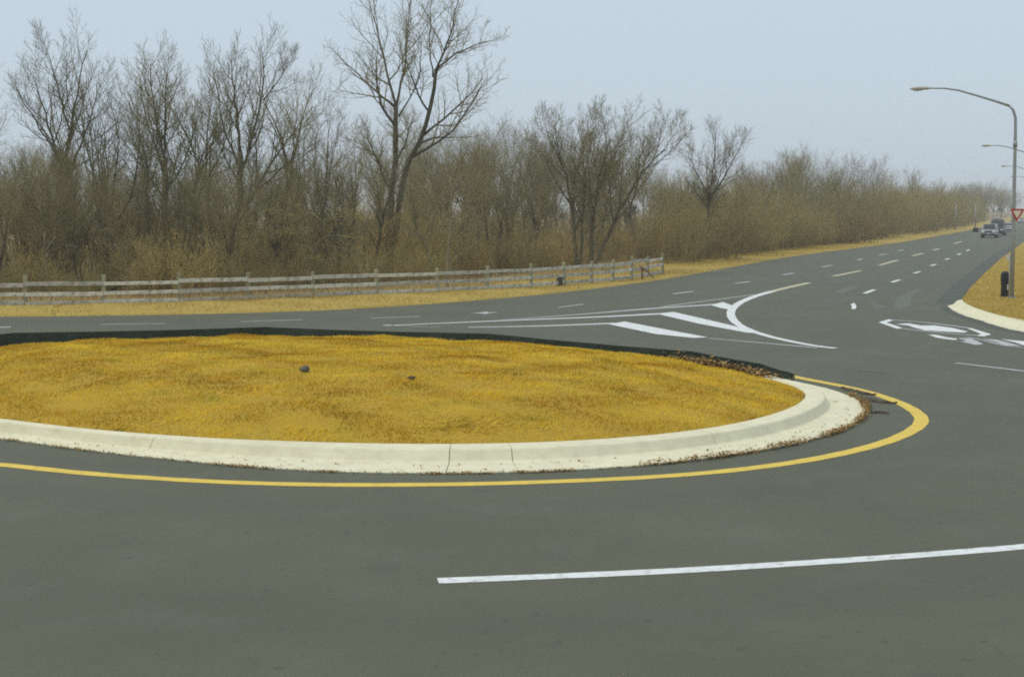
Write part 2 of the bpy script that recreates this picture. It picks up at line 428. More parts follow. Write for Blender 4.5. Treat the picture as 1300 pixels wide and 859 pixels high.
link('yellow_edge_line', mesh('yellow_edge_line', V, [(2 * i, 2 * i + 2, 2 * i + 3, 2 * i + 1) for i in range(n_ - 1)], MT['yellow']), road)
ribbon('gore_line', gp([(487, 413.4), (635, 407), (758, 402.5), (842, 398)]), .14, MT['white'], w2=.42)
ribbon('gore_line', gp([(635, 405.8), (740, 399), (820, 392), (912, 386.2)]), .10, MT['worn'], w2=.55)
ribbon('gore_line', gp([(595, 415.4), (690, 413.8), (782, 410.2)]), .14, MT['white'], w2=.34)
ribbon('gore_line', gp([(840, 389.5), (900, 381.5), (958, 374)]), .16, MT['worn'], z=.006)
ribbon('gore_line', gp([(487, 412), (520, 414.6), (560, 415.3)]), .1, MT['worn'], z=.006)
poly('gore_bar', z6([(222, 236), (265, 226), (300, 239), (283, 251), (258, 247)]), MT['white'], .007)
poly('gore_bar', z6([(36, 266), (95, 260), (230, 291), (365, 323), (385, 334), (345, 331), (180, 300)]), MT['white'], .007)
poly('gore_bar', [(773, 411.6), (793, 408.2), (850, 419.2), (899, 428.3), (880, 429), (832, 424)], MT['white'], .007)
curve = z6([(562, 160), (500, 173), (435, 189), (370, 207), (320, 229), (294, 251), (290, 272), (308, 298), (350, 321), (420, 344), (500, 362), (580, 377), (652, 385)])
ribbon('gore_curve', gp(curve[:3]), .34, MT['cream'], z=.0085)
ribbon('gore_curve', gp(curve[2:]), .36, MT['white'], 60, w2=.24, z=.0085)
ribbon('gore_line', gp(z6([(215, 350), (400, 366), (590, 383)])), .12, MT['worn'], w2=.16)
for d in ([(93, 198), (162, 189)], [(308, 162), (358, 155)], [(470, 133), (508, 126)], [(606, 105), (640, 99)], [(728, 81), (742, 77)], [(802, 65), (828, 60)], [(868, 50), (886, 46)]):
    ribbon('lane_dash', gp(z6(d)), .24, MT['worn'], 6)
for d in ([(645, 137), (738, 118)], [(803, 99), (865, 82)], [(917, 67), (952, 58)], [(985, 47.5), (1010, 42)], [(1060, 25), (1086, 18)]):
    ribbon('centre_dash', gp(z6(d)), .30, MT['cream'], 6)
for d in ([(752, 196), (785, 183)], [(845, 158), (872, 149)], [(922, 127), (942, 121)], [(980, 101), (996, 96)], [(1030, 80), (1042, 76)], [(1072, 63), (1082, 59)], [(1102, 50), (1112, 46)]):
    ribbon('lane_dash', gp(z6(d)), .22, MT['white'], 6)
poly('lane_dash', z6([(704, 234), (716, 228), (724, 240), (720, 250), (706, 249), (709, 242)]), MT['white'])
for d in ([(65, 208), (270, 200)], [(840, 163), (945, 150)]): ribbon('lane_dash', gp(z7(d)), .16, MT['worn'], 6)
ribbon('lane_dash', gp([(128, 411.7), (211, 410.6)]), .14, MT['worn'], 6)
ribbon('lane_dash', gp([(306, 408.2), (384, 405.8)]), .13, MT['worn'], 6)
ribbon('lane_dash', gp([(-60, 417), (14, 415)]), .18, MT['white'], 6)
poly('lane_arrow', z7([(480, 186), (520, 184), (545, 180), (552, 184), (600, 183), (552, 188), (540, 191), (520, 188)]), MT['worn'])
ribbon('lane_line', gp([(1213, 460.6), (1260, 466), (1300, 471), (1360, 478)]), .15, MT['worn'], 12)
# fish-hook arrow: chevron ends, thin outline, solid inside
poly('arrow_marking', za([(210, 172), (285, 149), (318, 157), (268, 174), (385, 213), (350, 221)]), MT['white'])
poly('arrow_marking', za([(862, 212), (905, 216), (1055, 262), (1000, 277), (940, 273), (978, 259)]), MT['white'])
ribbon('arrow_marking', gp(za([(305, 154), (600, 176), (870, 213)])), .17, MT['worn'], z=.006)
ribbon('arrow_marking', gp(za([(365, 217), (640, 248), (950, 272)])), .15, MT['worn'], z=.006)
poly('arrow_marking', za([(338, 186), (430, 180), (530, 197), (625, 196), (760, 214), (880, 242), (850, 250), (720, 243), (640, 238), (555, 233), (480, 213), (430, 196)]), MT['white'], .007)
poly('arrow_marking', za([(580, 264), (640, 266), (720, 284), (800, 295), (790, 305), (700, 296), (640, 285)]), MT['white'])
poly('arrow_marking', za([(800, 290), (905, 293), (960, 318), (995, 337), (940, 342), (820, 316), (870, 312)]), MT['worn'], .006)
poly('arrow_marking', za([(990, 296), (1090, 302), (1200, 330), (1290, 352), (1150, 345), (1080, 318)]), MT['worn'], .006)
poly('arrow_marking', za([(1120, 300), (1290, 314), (1500, 350), (1480, 366), (1300, 346), (1230, 322)]), MT['white'], .008)
ribbon('arrow_marking', gp(za([(860, 282), (1000, 305), (1130, 345), (1300, 362)])), .1, MT['worn'], z=.005)
# paler worn patches where turning wheels scrub the surface
poly('worn_patch', z6([(645, 192), (690, 176), (735, 168), (722, 180), (670, 196)]), MT['patch'], .003)
poly('worn_patch', z6([(850, 244), (862, 212), (905, 190), (960, 176), (915, 205), (908, 240), (880, 248)]), MT['patch'], .003)
poly('worn_patch', z6([(772, 216), (792, 234), (845, 246), (800, 246), (776, 236)]), MT['patch'], .003)

MT['damp'] = M('damp_asphalt', (.050, .053, .034), rough=.65, var=(.080, .084, .055), scale=.8, fine=(.035, .036, .026), fscale=30, famt=.5)
ribbon('road_edge', [(p[0] - .55, p[1] - .05) for p in RE[:6]], 1.0, MT['damp'], 60, w2=1.6, z=.002)
ribbon('road_edge', [tuple(p) for p in np.array(KO) - np.array([.12, .30])], .55, MT['damp'], 40, z=.0025)
ribbon('tar_mark', gp([(1090, 471), (1108, 472), (1126, 474)]), .10, MT['damp'], 10, z=.003)
# ------------------------------------------------------------------ grass blades
def blades(name, X, Y, Z, h, w, lean, material, seg=True):
    n = len(X); a = rng.uniform(0, 2 * np.pi, n)
    hh = h * rng.uniform(.55, 1.25, n); ww = w * rng.uniform(.6, 1.3, n)
    bx, by = np.cos(a) * ww, np.sin(a) * ww
    lx, ly = lean[0] + rng.normal(0, .35, n), lean[1] + rng.normal(0, .35, n)
    B = np.c_[X, Y, Z]
    L = np.c_[lx * hh, ly * hh, np.zeros(n)]
    up = np.c_[np.zeros(n), np.zeros(n), hh]
    D = np.c_[bx, by, np.zeros(n)]
    if seg:
        v = np.stack([B - D - up * .15, B + D - up * .15, B + D * .8 + L * .35 + up * .6, B - D * .8 + L * .35 + up * .6, B + L + up * .95], 1).reshape(-1, 3)
        i = np.arange(n)[:, None] * 5
        return npmesh(name, v, [i + np.array([[0, 1, 2, 3]]), i + np.array([[3, 2, 4]])], material)
    v = np.stack([B - D - up * .15, B + D - up * .15, B + L + up], 1).reshape(-1, 3)
    return npmesh(name, v, [np.arange(n)[:, None] * 3 + np.array([[0, 1, 2]])], material)
N = 300000
x = rng.uniform(-13.2, 6.4, N); y = rng.uniform(20.8, 35.2, N)
dx, dy = x - ISL[0], y - ISL[1]; s = np.hypot(dx, dy) / rk(np.arctan2(dy, dx))
# silt fence limits the back: keep blades in view only
k = (s < .995) & (np.abs(x / y) < .40); x, y, s = x[k], y[k], s[k]
def field(x, y, lo, hi, n, sd_):
    q = np.random.default_rng(sd_); o_ = np.zeros(len(x))
    for _ in range(n):
        k_ = 2 * np.pi / q.uniform(lo, hi); a_ = q.uniform(0, 6.28); o_ += np.sin(k_ * (x * np.cos(a_) * .6 + y * np.sin(a_)) + q.uniform(0, 6.28))
    return o_ / math.sqrt(n / 2)
fx = field(x, y, .5, 3., 14, 1) * .5 + .15; fy = field(x, y, .5, 3., 14, 2) * .4
cl = .8 + .28 * field(x, y, .25, 1.2, 18, 3)
o = link('grass', blades('island_grass', x, y, mound(x, y),   .048 * np.clip(cl, .35, 1.5), .0055, (fx * 1.4, fy * 1.4), MT['blade']))
tag(o, 'golden dormant grass covering the raised island', 'grass', kind='stuff')
# verge blades along the far road edge
N = 60000
sv = rng.uniform(LD[3], np.interp(150, LE[:, 1], LD), N); ofv = rng.uniform(.02, 5.5, N) ** 1.0
PP = np.c_[np.interp(sv, LD, LE[:, 0]), np.interp(sv, LD, LE[:, 1])] + np.c_[np.interp(sv, LD, LN[:, 0]), np.interp(sv, LD, LN[:, 1])] * ofv[:, None]
k = (np.abs(PP[:, 0] / PP[:, 1]) < .40); PP, ofv = PP[k], ofv[k]
zz = np.interp(ofv, [0, .06, .5, 2.2, 4.2, 6.4, 9], [0, .05, .09, .14, .16, .13, .1])
tag(link('grass', blades('verge_grass', PP[:, 0], PP[:, 1], zz, .09, .016, (rng.normal(0, .3, len(zz)), 0), MT['vblade'], False)),
    'tan mown grass on the verge in front of the rail fence', 'grass', kind='stuff')
# straw weeds between the fence and the wood
N = 45000
sv = rng.uniform(LD[3], np.interp(115, LE[:, 1], LD), N); ofv = 4.4 + rng.gamma(1.7, .9, N)
PP = np.c_[np.interp(sv, LD, LE[:, 0]), np.interp(sv, LD, LE[:, 1])] + np.c_[np.interp(sv, LD, LN[:, 0]), np.interp(sv, LD, LN[:, 1])] * ofv[:, None]
k = (np.abs(PP[:, 0] / PP[:, 1]) < .40); PP, ofv = PP[k], ofv[k]
tag(link('tall_grass', blades('tall_grass', PP[:, 0], PP[:, 1], np.full(len(PP), .1), .38, .012, (rng.normal(0, .25, len(PP)), 0), MT['straw'], False)),
    'straw coloured tall weeds between the rail fence and the wood', 'weeds', kind='stuff')
# right verge
poly_r = np.array([p for p in RV if p[1] < 300] + [(120, 280), (120, 40)])
def inside(P, poly):
    c = np.zeros(len(P), bool); j = len(poly) - 1
    for i in range(len(poly)):
        a, b = poly[i], poly[j]
        m_ = ((a[1] > P[:, 1]) != (b[1] > P[:, 1])) & (P[:, 0] < (b[0] - a[0]) * (P[:, 1] - a[1]) / (b[1] - a[1] + 1e-12) + a[0])
        c ^= m_; j = i
    return c
Yv = 40 * (140 / 40) ** rng.uniform(0, 1, 120000); Xv = Yv * rng.uniform(.30, .40, len(Yv))
k = inside(np.c_[Xv, Yv], poly_r); Xv, Yv = Xv[k], Yv[k]
tag(link('grass', blades('right_verge_grass', Xv, Yv, np.full(len(Xv), .13), .07, .012, (rng.normal(0, .4, len(Xv)), 0), MT['vblade'], False)),
    'golden grass on the corner verge around the lamp post', 'grass', kind='stuff')

# ------------------------------------------------------------------ silt fence round the back of the island
sf = empty('silt_fence', (SILT[3][0], SILT[3][1], .13))
tag(sf, 'low black fabric silt fence along the back of the grass island', 'silt fence')
inv = Matrix.Translation(-Vector(sf.location))
for q in range(len(SILT) - 1):
    a, b = np.array(SILT[q]), np.array(SILT[q + 1]); n = 16
    V = []
    d = (b - a)[:2]; L = np.linalg.norm(d); nn = np.array([-d[1], d[0]]) / L
    for i in range(n + 1):
        t = i / n; p = a + (b - a) * t; sag = .02 * math.sin(math.pi * t) * min(1, L / 3)
        wv = .03 * math.sin(math.pi * t) * math.sin(q * 2 + 3 * t)
        for zf, th in ((0, 0), (.5, 0), (1, 0), (1, .012), (.5, .012), (0, .012)):
            zt = p[2] - sag; z = .0 + (zt) * zf
            xy = p[:2] + nn * (th + wv * (zf > .3) + .02 * math.sin(i * 1.3 + zf * 4))
            V.append((xy[0] - sf.location.x, xy[1] - sf.location.y, z - sf.location.z))
    Fc = [(i * 6 + j, (i + 1) * 6 + j, (i + 1) * 6 + (j + 1) % 6, i * 6 + (j + 1) % 6) for i in range(n) for j in range(6)]
    Fc += [(0, 1, 2, 3, 4, 5)[::-1], tuple(n * 6 + j for j in range(6))]
    link('fabric_panel', mesh('fabric_panel', V, Fc, MT['silt'], False), sf)
for q, (x_, y_, z_) in enumerate(SILT):
    bm = box_bm((x_ - sf.location.x, y_ - sf.location.y + .035, z_ / 2 + .01 - sf.location.z), (.045, .045, z_ + .02), .004)
    link('stake', bm_mesh('stake', bm, MT['stake']), sf)

# ------------------------------------------------------------------ rail fence
fpx = [-75, 31, 131, 227, 315, 397, 478, 555, 619, 674, 716, 751, 778, 802, 822, 841]
fz = np.interp(fpx, [-75, 31, 227, 315, 397, 478, 555, 619, 674, 716, 751, 778, 802, 822, 841], [51.6, 52.5, 54.2, 55.7, 57.3, 59.2, 61.2, 63., 65., 66.8, 68.6, 70.6, 73., 75.8, 79.])
fp = [depth(a, b) for a, b in zip(fpx, fz)]
fence = empty('rail_fence', (*fp[6][:2], .15)); tag(fence, 'weathered three rail wooden fence along the edge of the wood', 'fence')
fl = np.array(fence.location)
for i, p in enumerate(fp):
    hgt = 1.12 + rng.normal(0, .03); w = .17 if i in (6, 10) else .15
    bm = box_bm((0, 0, 0), (w, .15, hgt + .2), .015)
    for v in bm.verts:
        if v.co.z > 0: v.co.x *= .93; v.co.y *= .93
    o = link('post', bm_mesh('post', bm, MT['post']), fence, tuple(np.array([p[0], p[1], (hgt - .2) / 2 + .1]) - fl), rng.normal(0, .1))
    o.rotation_euler = (rng.normal(0, .015), rng.normal(0, .02), rng.normal(0, .2))
for i in range(len(fp) - 1):
    a, b = fp[i], fp[i + 1]
    for hz in (.83, .48, .14):
        if i == 13 and hz > .8: hz = .93
        za_, zb_ = hz + .1 + rng.normal(0, .02), hz + .1 + rng.normal(0, .02)
        A = np.array([a[0], a[1] - .085, za_]); B = np.array([b[0], b[1] - .085, zb_])
        d = B - A; L = np.linalg.norm(d) * (1.0)
        bm = box_bm((0, 0, 0), (L - .02, .05, .15 + rng.normal(0, .008)), .008)
        for v in bm.verts: v.co.z += .012 * math.sin(v.co.x * 3 + i)
        o = link('rail', bm_mesh('rail', bm, MT['wood']), fence)
        o.matrix_basis = Matrix.Translation(Vector((A + B) / 2 - fl)) @ Vector(d).to_track_quat('X', 'Z').to_matrix().to_4x4()

# ------------------------------------------------------------------ street lamps
def lamp(loc, rz, label, wid=1.):
    t = empty('street_lamp', loc, rz); tag(t, label, 'street lamp', 'street lamps along the road')
    hgt = 7.2
    link('base_plate', bm_mesh('base_plate', box_bm((0, 0, .03), (.32, .32, .06), .01), MT['metal']), t)
    pts = [(0, 0, .0), (0, 0, 2.5), (0, 0, 5), (0, 0, 6.6), (-.01, 0, 7.15), (-.10, 0, 7.45), (-.25, 0, 7.62)]
    link('pole', tube_mesh('pole', pts, [.085, .08, .068, .06, .055, .052, .048], MT['metal'], 12), t)
    arm = [(-.25, 0, 7.62), (-.8, 0, 7.82), (-1.5, 0, 8.05), (-2.2, 0, 8.27), (-2.75, 0, 8.36), (-3.35, 0, 8.38)]
    link('arm', tube_mesh('arm', arm, [.049, .045, .04, .036, .033, .03], MT['metal'], 10), t)
    link('collar', tube_mesh('collar', [(0, 0, 6.0), (0, 0, 6.25)], [.085, .082], MT['metal'], 12), t)
    # cobra head: flattened shell
    bm = bmesh.new(); bmesh.ops.create_uvsphere(bm, u_segments=16, v_segments=10, radius=1)
    for v in bm.verts:
        u = v.co.x; wd = .15 * (1 - .35 * max(0, u)); v.co = Vector((u * .42 - 3.68, v.co.y * wd, 8.36 + (v.co.z * .09 if v.co.z > 0 else v.co.z * .05)))
    hd = link('lamp_head', bm_mesh('lamp_head', bm, MT['head'], True), t)
    bm = bmesh.new(); bmesh.ops.create_uvsphere(bm, u_segments=14, v_segments=8, radius=1)
    for v in bm.verts: v.co = Vector((v.co.x * .2 - 3.78, v.co.y * .11, 8.33 + v.co.z * .06))
    link('lens', bm_mesh('lens', bm, MT['lens'], True), hd)
    return t
L1 = depth(1285.5, 56.8); dirv = np.array([.3817, 1.])
RZ = -math.atan(.3817)
lp1 = lamp((L1[0], L1[1], .13), RZ * .4, 'grey cobra head street lamp with a yield sign on its pole')
lp1.rotation_euler.y = R(-.55)
for q, lb in enumerate(('second grey street lamp up the road beyond the yield sign', 'third small grey street lamp up the road beyond the yield sign', 'fourth faint far street lamp up the road beyond the yield sign')):
    p = L1[:2] + dirv * 52.2 * (q + 1); lamp((p[0] - .6 * q, p[1], .13), RZ * .4, lb)
# yield sign bolted to the first lamp pole
S = .60; sy = empty('yield_sign', (L1[0] + .05, L1[1] - .16, 3.12)); tag(sy, 'red bordered white yield triangle fixed to the lamp pole', 'sign')
def tri(sz, y0, y1, cz, r=.03):
    P = [(-sz / 2, cz + sz * .289 * 1.02), (sz / 2, cz + sz * .289 * 1.02), (0, cz - sz * .577)]
    Q = []
    for i in range(3):
        p, a, b = np.array(P[i]), np.array(P[i - 1]), np.array(P[(i + 1) % 3])
        Q += [p + (a - p) / np.linalg.norm(a - p) * r, p + (b - p) / np.linalg.norm(b - p) * r]
    n = len(Q); V = [(q[0], y0, q[1]) for q in Q] + [(q[0], y1, q[1]) for q in Q]
    return V, [tuple(range(n)), tuple(range(n, 2 * n))[::-1]] + [(i, (i + 1) % n, n + (i + 1) % n, n + i)[::-1] for i in range(n)]
v_, f_ = tri(S, 0, .004, .40); link('red_border', mesh('red_border', v_, f_, MT['red']), sy)
v_, f_ = tri(S * .58, -.004, -.001, .40, .02); link('white_face', mesh('white_face', v_, f_, MT['signw']), sy)
for zz_ in (.30, .48): link('bracket', bm_mesh('bracket', box_bm((-.06, .06, zz_), (.10, .12, .03), .004), MT['metal']), sy)

# wrapped utility pedestal and marker post next to the lamp
bp = depth(1276, 57.6, .13)
o = empty('utility_pedestal', tuple(bp)); tag(o, 'black plastic wrapped pedestal standing in the grass beside the lamp post', 'pedestal')
prf = [(.14, 0), (.155, .1), (.145, .45), (.16, .7), (.15, .95), (.12, 1.02), (.04, 1.06)]
V, Fc = [], []
for i, (r, z) in enumerate(prf):
    for j in range(12):
        a = j / 12 * 2 * math.pi; rr = r * (1 + .12 * math.sin(3 * a + i * 1.7)); V.append((rr * math.cos(a), rr * math.sin(a), z))
for i in range(len(prf) - 1):
    for j in range(12): Fc.append((i * 12 + j, i * 12 + (j + 1) % 12, (i + 1) * 12 + (j + 1) % 12, (i + 1) * 12 + j))
Fc.append(tuple(range(12))[::-1]); Fc.append(tuple(range((len(prf) - 1) * 12, len(prf) * 12)))
link('wrapped_body', mesh('wrapped_body', V, Fc, MT['black'], True), o)
link('pale_tag', bm_mesh('pale_tag', box_bm((.075, -.165, .42), (.06, .02, .22), .004), MT['scrap']), o)
mp_ = depth(1281.5, 57.3, .13)
o = empty('marker_post', tuple(mp_)); tag(o, 'thin pale marker post with small white plate beside the black pedestal', 'post')
link('post', tube_mesh('marker_post', [(0, 0, 0), (0, 0, 1.75)], [.022, .022], MT['metal'], 8), o)
link('plate', bm_mesh('plate', box_bm((-.08, -.03, 1.62), (.12, .012, .24), .003), MT['scrap']), o)
# two thin poles on the far verge and a dark cabinet at the foot of one
for px_, yb, top_, lb in ((1213, 292.5, 258, 'thin pale utility pole at the road edge before the brush wall'), (1238, 291, 258, 'thin pale utility pole with a dark cabinet at its foot')):
    p = at(px_, yb); hh = (yb - top_) / (F / p[1])
    t = empty('utility_pole', tuple(p)); tag(t, lb, 'pole')
    link('pole', tube_mesh('utility_pole', [(0, 0, -.1), (0, 0, hh)], [.13, .09], MT['metal'], 8), t)
    link('cap', bm_mesh('cap', box_bm((0, 0, hh), (.3, .3, .12), .03), MT['metal']), t)
p = at(1238.5, 295.5)
t = empty('utility_cabinet', tuple(p)); tag(t, 'small dark cabinet at the foot of the thin far pole', 'cabinet')
link('body', bm_mesh('body', box_bm((0, 0, .40), (.75, .6, .75), .05), MT['black']), t); link('base', bm_mesh('base', box_bm((0, 0, .03), (.85, .7, .08), .01), MT['concrete']), t)

# ------------------------------------------------------------------ vehicles
def carpaint(name, c): return M(name, c, rough=.3, spec=.5, var=tuple(x * .92 for x in c), scale=2)
MT['silver'] = carpaint('silver_paint', (.24, .25, .245)); MT['dkgreen'] = carpaint('dark_green_paint', (.045, .06, .055))
MT['wcar'] = carpaint('white_car_paint', (.72, .74, .75)); MT['glass'] = M('car_glass', (.02, .03, .03), rough=.08, spec=.6, var=(.025, .035, .035))
MT['tyre'] = M('tyre_rubber', (.02, .02, .02), rough=.9, var=(.03, .03, .03)); MT['hl'] = M('headlight_glass', (.8, .82, .8), rough=.15, var=(.7, .72, .7))
def loft(name, sections, material, smooth=True):
    """sections along y: list of (y, [(x,z)...]) closed rings"""
    k = len(sections[0][1]); V = [(x, y, z) for y, ring in sections for x, z in ring]
    Fc = [(i * k + j, i * k + (j + 1) % k, (i + 1) * k + (j + 1) % k, (i + 1) * k + j) for i in range(len(sections) - 1) for j in range(k)]
    Fc += [tuple(range(k))[::-1], tuple(range((len(sections) - 1) * k, len(sections) * k))]
    m = mesh(name, V, Fc, material, False)
    bm = bmesh.new(); bm.from_mesh(m); bmesh.ops.recalc_face_normals(bm, faces=bm.faces[:])
    bmesh.ops.bevel(bm, geom=[e for e in bm.edges if e.is_manifold and e.calc_face_angle(0) > .5], offset=.03, segments=2, affect='EDGES', profile=.6)
    bm.to_mesh(m); bm.free(); return m
def ring(hw, z0, z1, inset=0.06):
    return [(-hw, z0), (-hw - .02, (z0 + z1) / 2), (-hw + inset, z1), (hw - inset, z1), (hw + .02, (z0 + z1) / 2), (hw, z0)]
def vehicle(name, loc, rz, label, paintm, L=4.7, Wd=1.88, hood=1.08, roof=1.78, rear='suv', rack=False):
    t = empty(name, loc, rz); tag(t, label, 'car', 'vehicles on the road')
    hw = Wd / 2
    # front faces -y
    body = [(0, ring(hw * .90, .42, .78)), (.12, ring(hw * .96, .34, hood - .10)), (.45, ring(hw, .32, hood - .02)), (1.25, ring(hw, .32, hood + .04)), (L - .3, ring(hw, .32, hood + .06)), (L, ring(hw * .95, .40, hood - .02))]
    link('body', loft('body', body, paintm), t)
    re = L - .25 if rear == 'suv' else (L - .8 if rear == 'sedan' else 3.3)
    z0 = hood
    cab = [(1.15, ring(hw * .90, z0, z0 + .06, .04)), (1.75, ring(hw * .93, z0, roof - .03, .17)), (2.2, ring(hw * .93, z0, roof, .17)), (re - (.35 if rear != 'sedan' else .7), ring(hw * .93, z0, roof - .02, .17)), (re, ring(hw * .92, z0, z0 + .12, .08))]
    link('cabin', loft('cabin', cab, paintm), t)
    ws = [(-hw * .76, 1.16, z0 + .10), (hw * .76, 1.16, z0 + .10), (hw * .66, 1.68, roof - .10), (-hw * .66, 1.68, roof - .10)]
    off = Vector((0, -.10, .05))
    V = [Vector(v) + off for v in ws] + [Vector(v) + off * .6 for v in ws]
    link('windshield', mesh('windshield', V, [(0, 1, 2, 3), (7, 6, 5, 4), (0, 4, 5, 1), (1, 5, 6, 2), (2, 6, 7, 3), (3, 7, 4, 0)], MT['glass']), t)
    for sgn in (-1, 1):
        for y0, y1 in ((1.72, 2.55), (2.62, min(3.5, re - .35))):
            zt = roof - .14; V = [(sgn * (hw * .945 + .012), y0 - .12, z0 + .08), (sgn * (hw * .945 + .012), y1, z0 + .08), (sgn * (hw * .93 - .10), y1, zt), (sgn * (hw * .93 - .10), y0 + .05, zt)]
            V2 = [(a - sgn * .03, b, c) for a, b, c in V]
            link('side_window', mesh('side_window', V + V2, [(0, 1, 2, 3), (7, 6, 5, 4), (0, 4, 5, 1), (1, 5, 6, 2), (2, 6, 7, 3), (3, 7, 4, 0)], MT['glass']), t)
        link('headlight', bm_mesh('headlight', box_bm((sgn * hw * .70, .03, .80), (.36, .12, .17), .03), MT['hl']), t)
        link('mirror', bm_mesh('mirror', box_bm((sgn * (hw + .12), 1.35, hood + .10), (.2, .12, .15), .03), paintm), t)
    link('grille', bm_mesh('grille', box_bm((0, .02, .78), (hw * .9, .10, .20), .02), MT['black']), t)
    link('bumper', bm_mesh('bumper', box_bm((0, -.02, .56), (Wd * .96, .20, .16), .05), paintm), t)
    link('air_dam', bm_mesh('air_dam', box_bm((0, .06, .38), (Wd * .90, .22, .20), .03), MT['black']), t)
    link('number_plate', bm_mesh('number_plate', box_bm((0, -.125, .56), (.32, .02, .12), .004), MT['scrap']), t)
    for sgn in (-1, 1):
        for y in (.85, L - .95):
            bm = bmesh.new(); bmesh.ops.create_cone(bm, cap_ends=True, segments=20, radius1=.35, radius2=.35, depth=.24)
            bmesh.ops.bevel(bm, geom=[e for e in bm.edges if e.is_manifold and e.calc_face_angle(0) > .8], offset=.04, segments=2, affect='EDGES')
            bmesh.ops.transform(bm, matrix=Matrix.Translation((sgn * (hw - .11), y, .35)) @ Matrix.Rotation(R(90), 4, 'Y'), verts=bm.verts)
            wh = link('wheel', bm_mesh('wheel', bm, MT['tyre']), t)
            bm = bmesh.new(); bmesh.ops.create_cone(bm, cap_ends=True, segments=16, radius1=.21, radius2=.19, depth=.05)
            bmesh.ops.transform(bm, matrix=Matrix.Translation((sgn * (hw + .005), y, .35)) @ Matrix.Rotation(R(90) * sgn, 4, 'Y'), verts=bm.verts)
            link('rim', bm_mesh('rim', bm, MT['metal']), wh)
    if rack:
        for sgn in (-1, 1): link('roof_rail', tube_mesh('roof_rail', [(sgn * .6, 1.9, roof - .02), (sgn * .6, 2.1, roof + .09), (sgn * .6, 3.7, roof + .09), (sgn * .6, 3.9, roof - .02)], [.025] * 4, MT['black'], 6), t)
        link('roof_box', loft('roof_box', [(2.0, ring(.36, roof + .09, roof + .22)), (2.3, ring(.42, roof + .07, roof + .36)), (3.6, ring(.42, roof + .07, roof + .36)), (3.8, ring(.36, roof + .09, roof + .25))], MT['metal']), t)
    return t
rzv = -math.atan(.42)
p = at(1254.5, 302); vehicle('silver_car', tuple(p), rzv, 'silver off road car coming down the road towards the roundabout', MT['silver'], rack=False)
p = at(1264.5, 299.0); vehicle('dark_van', tuple(p), rzv, 'tall dark green vehicle following right behind the silver car', MT['dkgreen'], L=5.4, Wd=2.05, hood=1.25, roof=2.2, rack=True)
p = at(1279.5, 294.5); vehicle('white_car', tuple(p), rzv, 'white low car farther up behind the dark vehicle', MT['wcar'], L=4.6, Wd=1.8, hood=.95, roof=1.45, rear='sedan')
p = at(1297, 283.5); vehicle('white_car', tuple(p), rzv, 'white car far up the road beside the yield sign', MT['wcar'], L=4.6, Wd=1.8, hood=.95, roof=1.45, rear='sedan')

# ------------------------------------------------------------------ bare trees
def unit(v): return v / (math.sqrt(v[0] * v[0] + v[1] * v[1] + v[2] * v[2]) + 1e-9)
class Tree:
    def __init__(s, seed, kids=(7, 7, 6, 4), up=.10, wig=.16, ang=(28, 55), maxlvl=4, minr=.0055, dens=1.):
        s.r = random.Random(seed); s.kids = kids; s.up = up; s.wig = wig; s.ang = ang; s.maxlvl = maxlvl; s.minr = minr; s.dens = dens
        s.S = {0: [], 1: [], 2: [], 3: [], 4: []}
    def path(s, p, d, L, r, lvl, tip=.3):
        n = (7, 6, 5, 4, 3)[lvl]; pts = [p]; st = L / n; d = np.array(d, float)
        for i in range(n):
            d = unit(d + np.array([s.r.gauss(0, s.wig), s.r.gauss(0, s.wig), s.r.gauss(0, s.wig * .6) + s.up]))
            pts.append(pts[-1] + d * st)
        P = np.array(pts); rr = np.linspace(r, max(s.minr * .8, r * tip), n + 1)
        return P, rr
    def add(s, P, rr, lvl, k=None, t0=None):
        s.S[lvl].append((P, rr))
        if lvl >= s.maxlvl: return
        L = float(np.linalg.norm(np.diff(P, axis=0), axis=1).sum())
        k = k if k is not None else s.kids[min(lvl, len(s.kids) - 1)]
        k = max(2, int(round(k * (.8 + .4 * s.r.random()))))
        t0 = t0 if t0 is not None else (.38, .22, .15, .15)[lvl]
        az = s.r.random() * 6.28
        for i in range(k):
            t = t0 + (1 - t0) * (i + s.r.random() * .8) / k; t = min(t, .99)
            x = t * (len(P) - 1); j = int(x); f = x - j
            p = P[j] * (1 - f) + P[j + 1] * f; r = rr[j] * (1 - f) + rr[j + 1] * f
            d = unit(P[j + 1] - P[j]); az += 2.4 + s.r.gauss(0, .4)
            a = np.cross(d, (0.31, .2, .93)); a = unit(a); b = np.cross(d, a)
            th = math.radians(s.r.uniform(*s.ang)) * (1.1 - .25 * t)
            nd = unit(d * math.cos(th) + (a * math.cos(az) + b * math.sin(az)) * math.sin(th))
            Lc = L * s.r.uniform(.38, .62) * (1.12 - .55 * t)
            if lvl == 3: Lc = max(.25, min(Lc, .8))
            rc = max(s.minr, min(r * .62, Lc * .02 + .002))
            P2, r2 = s.path(p, nd, Lc, rc, lvl + 1)
            s.add(P2, r2, lvl + 1)
    def build(s, name, bark, twig):
        a = []; 
        def pack(lv, sides):
            st = [x for l in lv for x in s.S[l]]
            return tubes(st, sides) if st else None
        def join(lst):
            V, Q = [], []; b = 0
            for it in lst:
                if it is None: continue
                v, fs = it; V.append(v); Q += [f + b for f in fs]; b += len(v)
            d = {}
            for f in Q: d.setdefault(f.shape[1], []).append(f)
            return np.concatenate(V), [np.concatenate(x) for x in d.values()]
        v, f = join([pack([0], 9), pack([1], 6)]); tm = npmesh(name + '_trunk', v, f, bark, True)
        v, f = join([pack([2], 4), pack([3], 3), pack([4], 3)]); cm = npmesh(name + '_crown', v, f, twig, False)
        return tm, cm
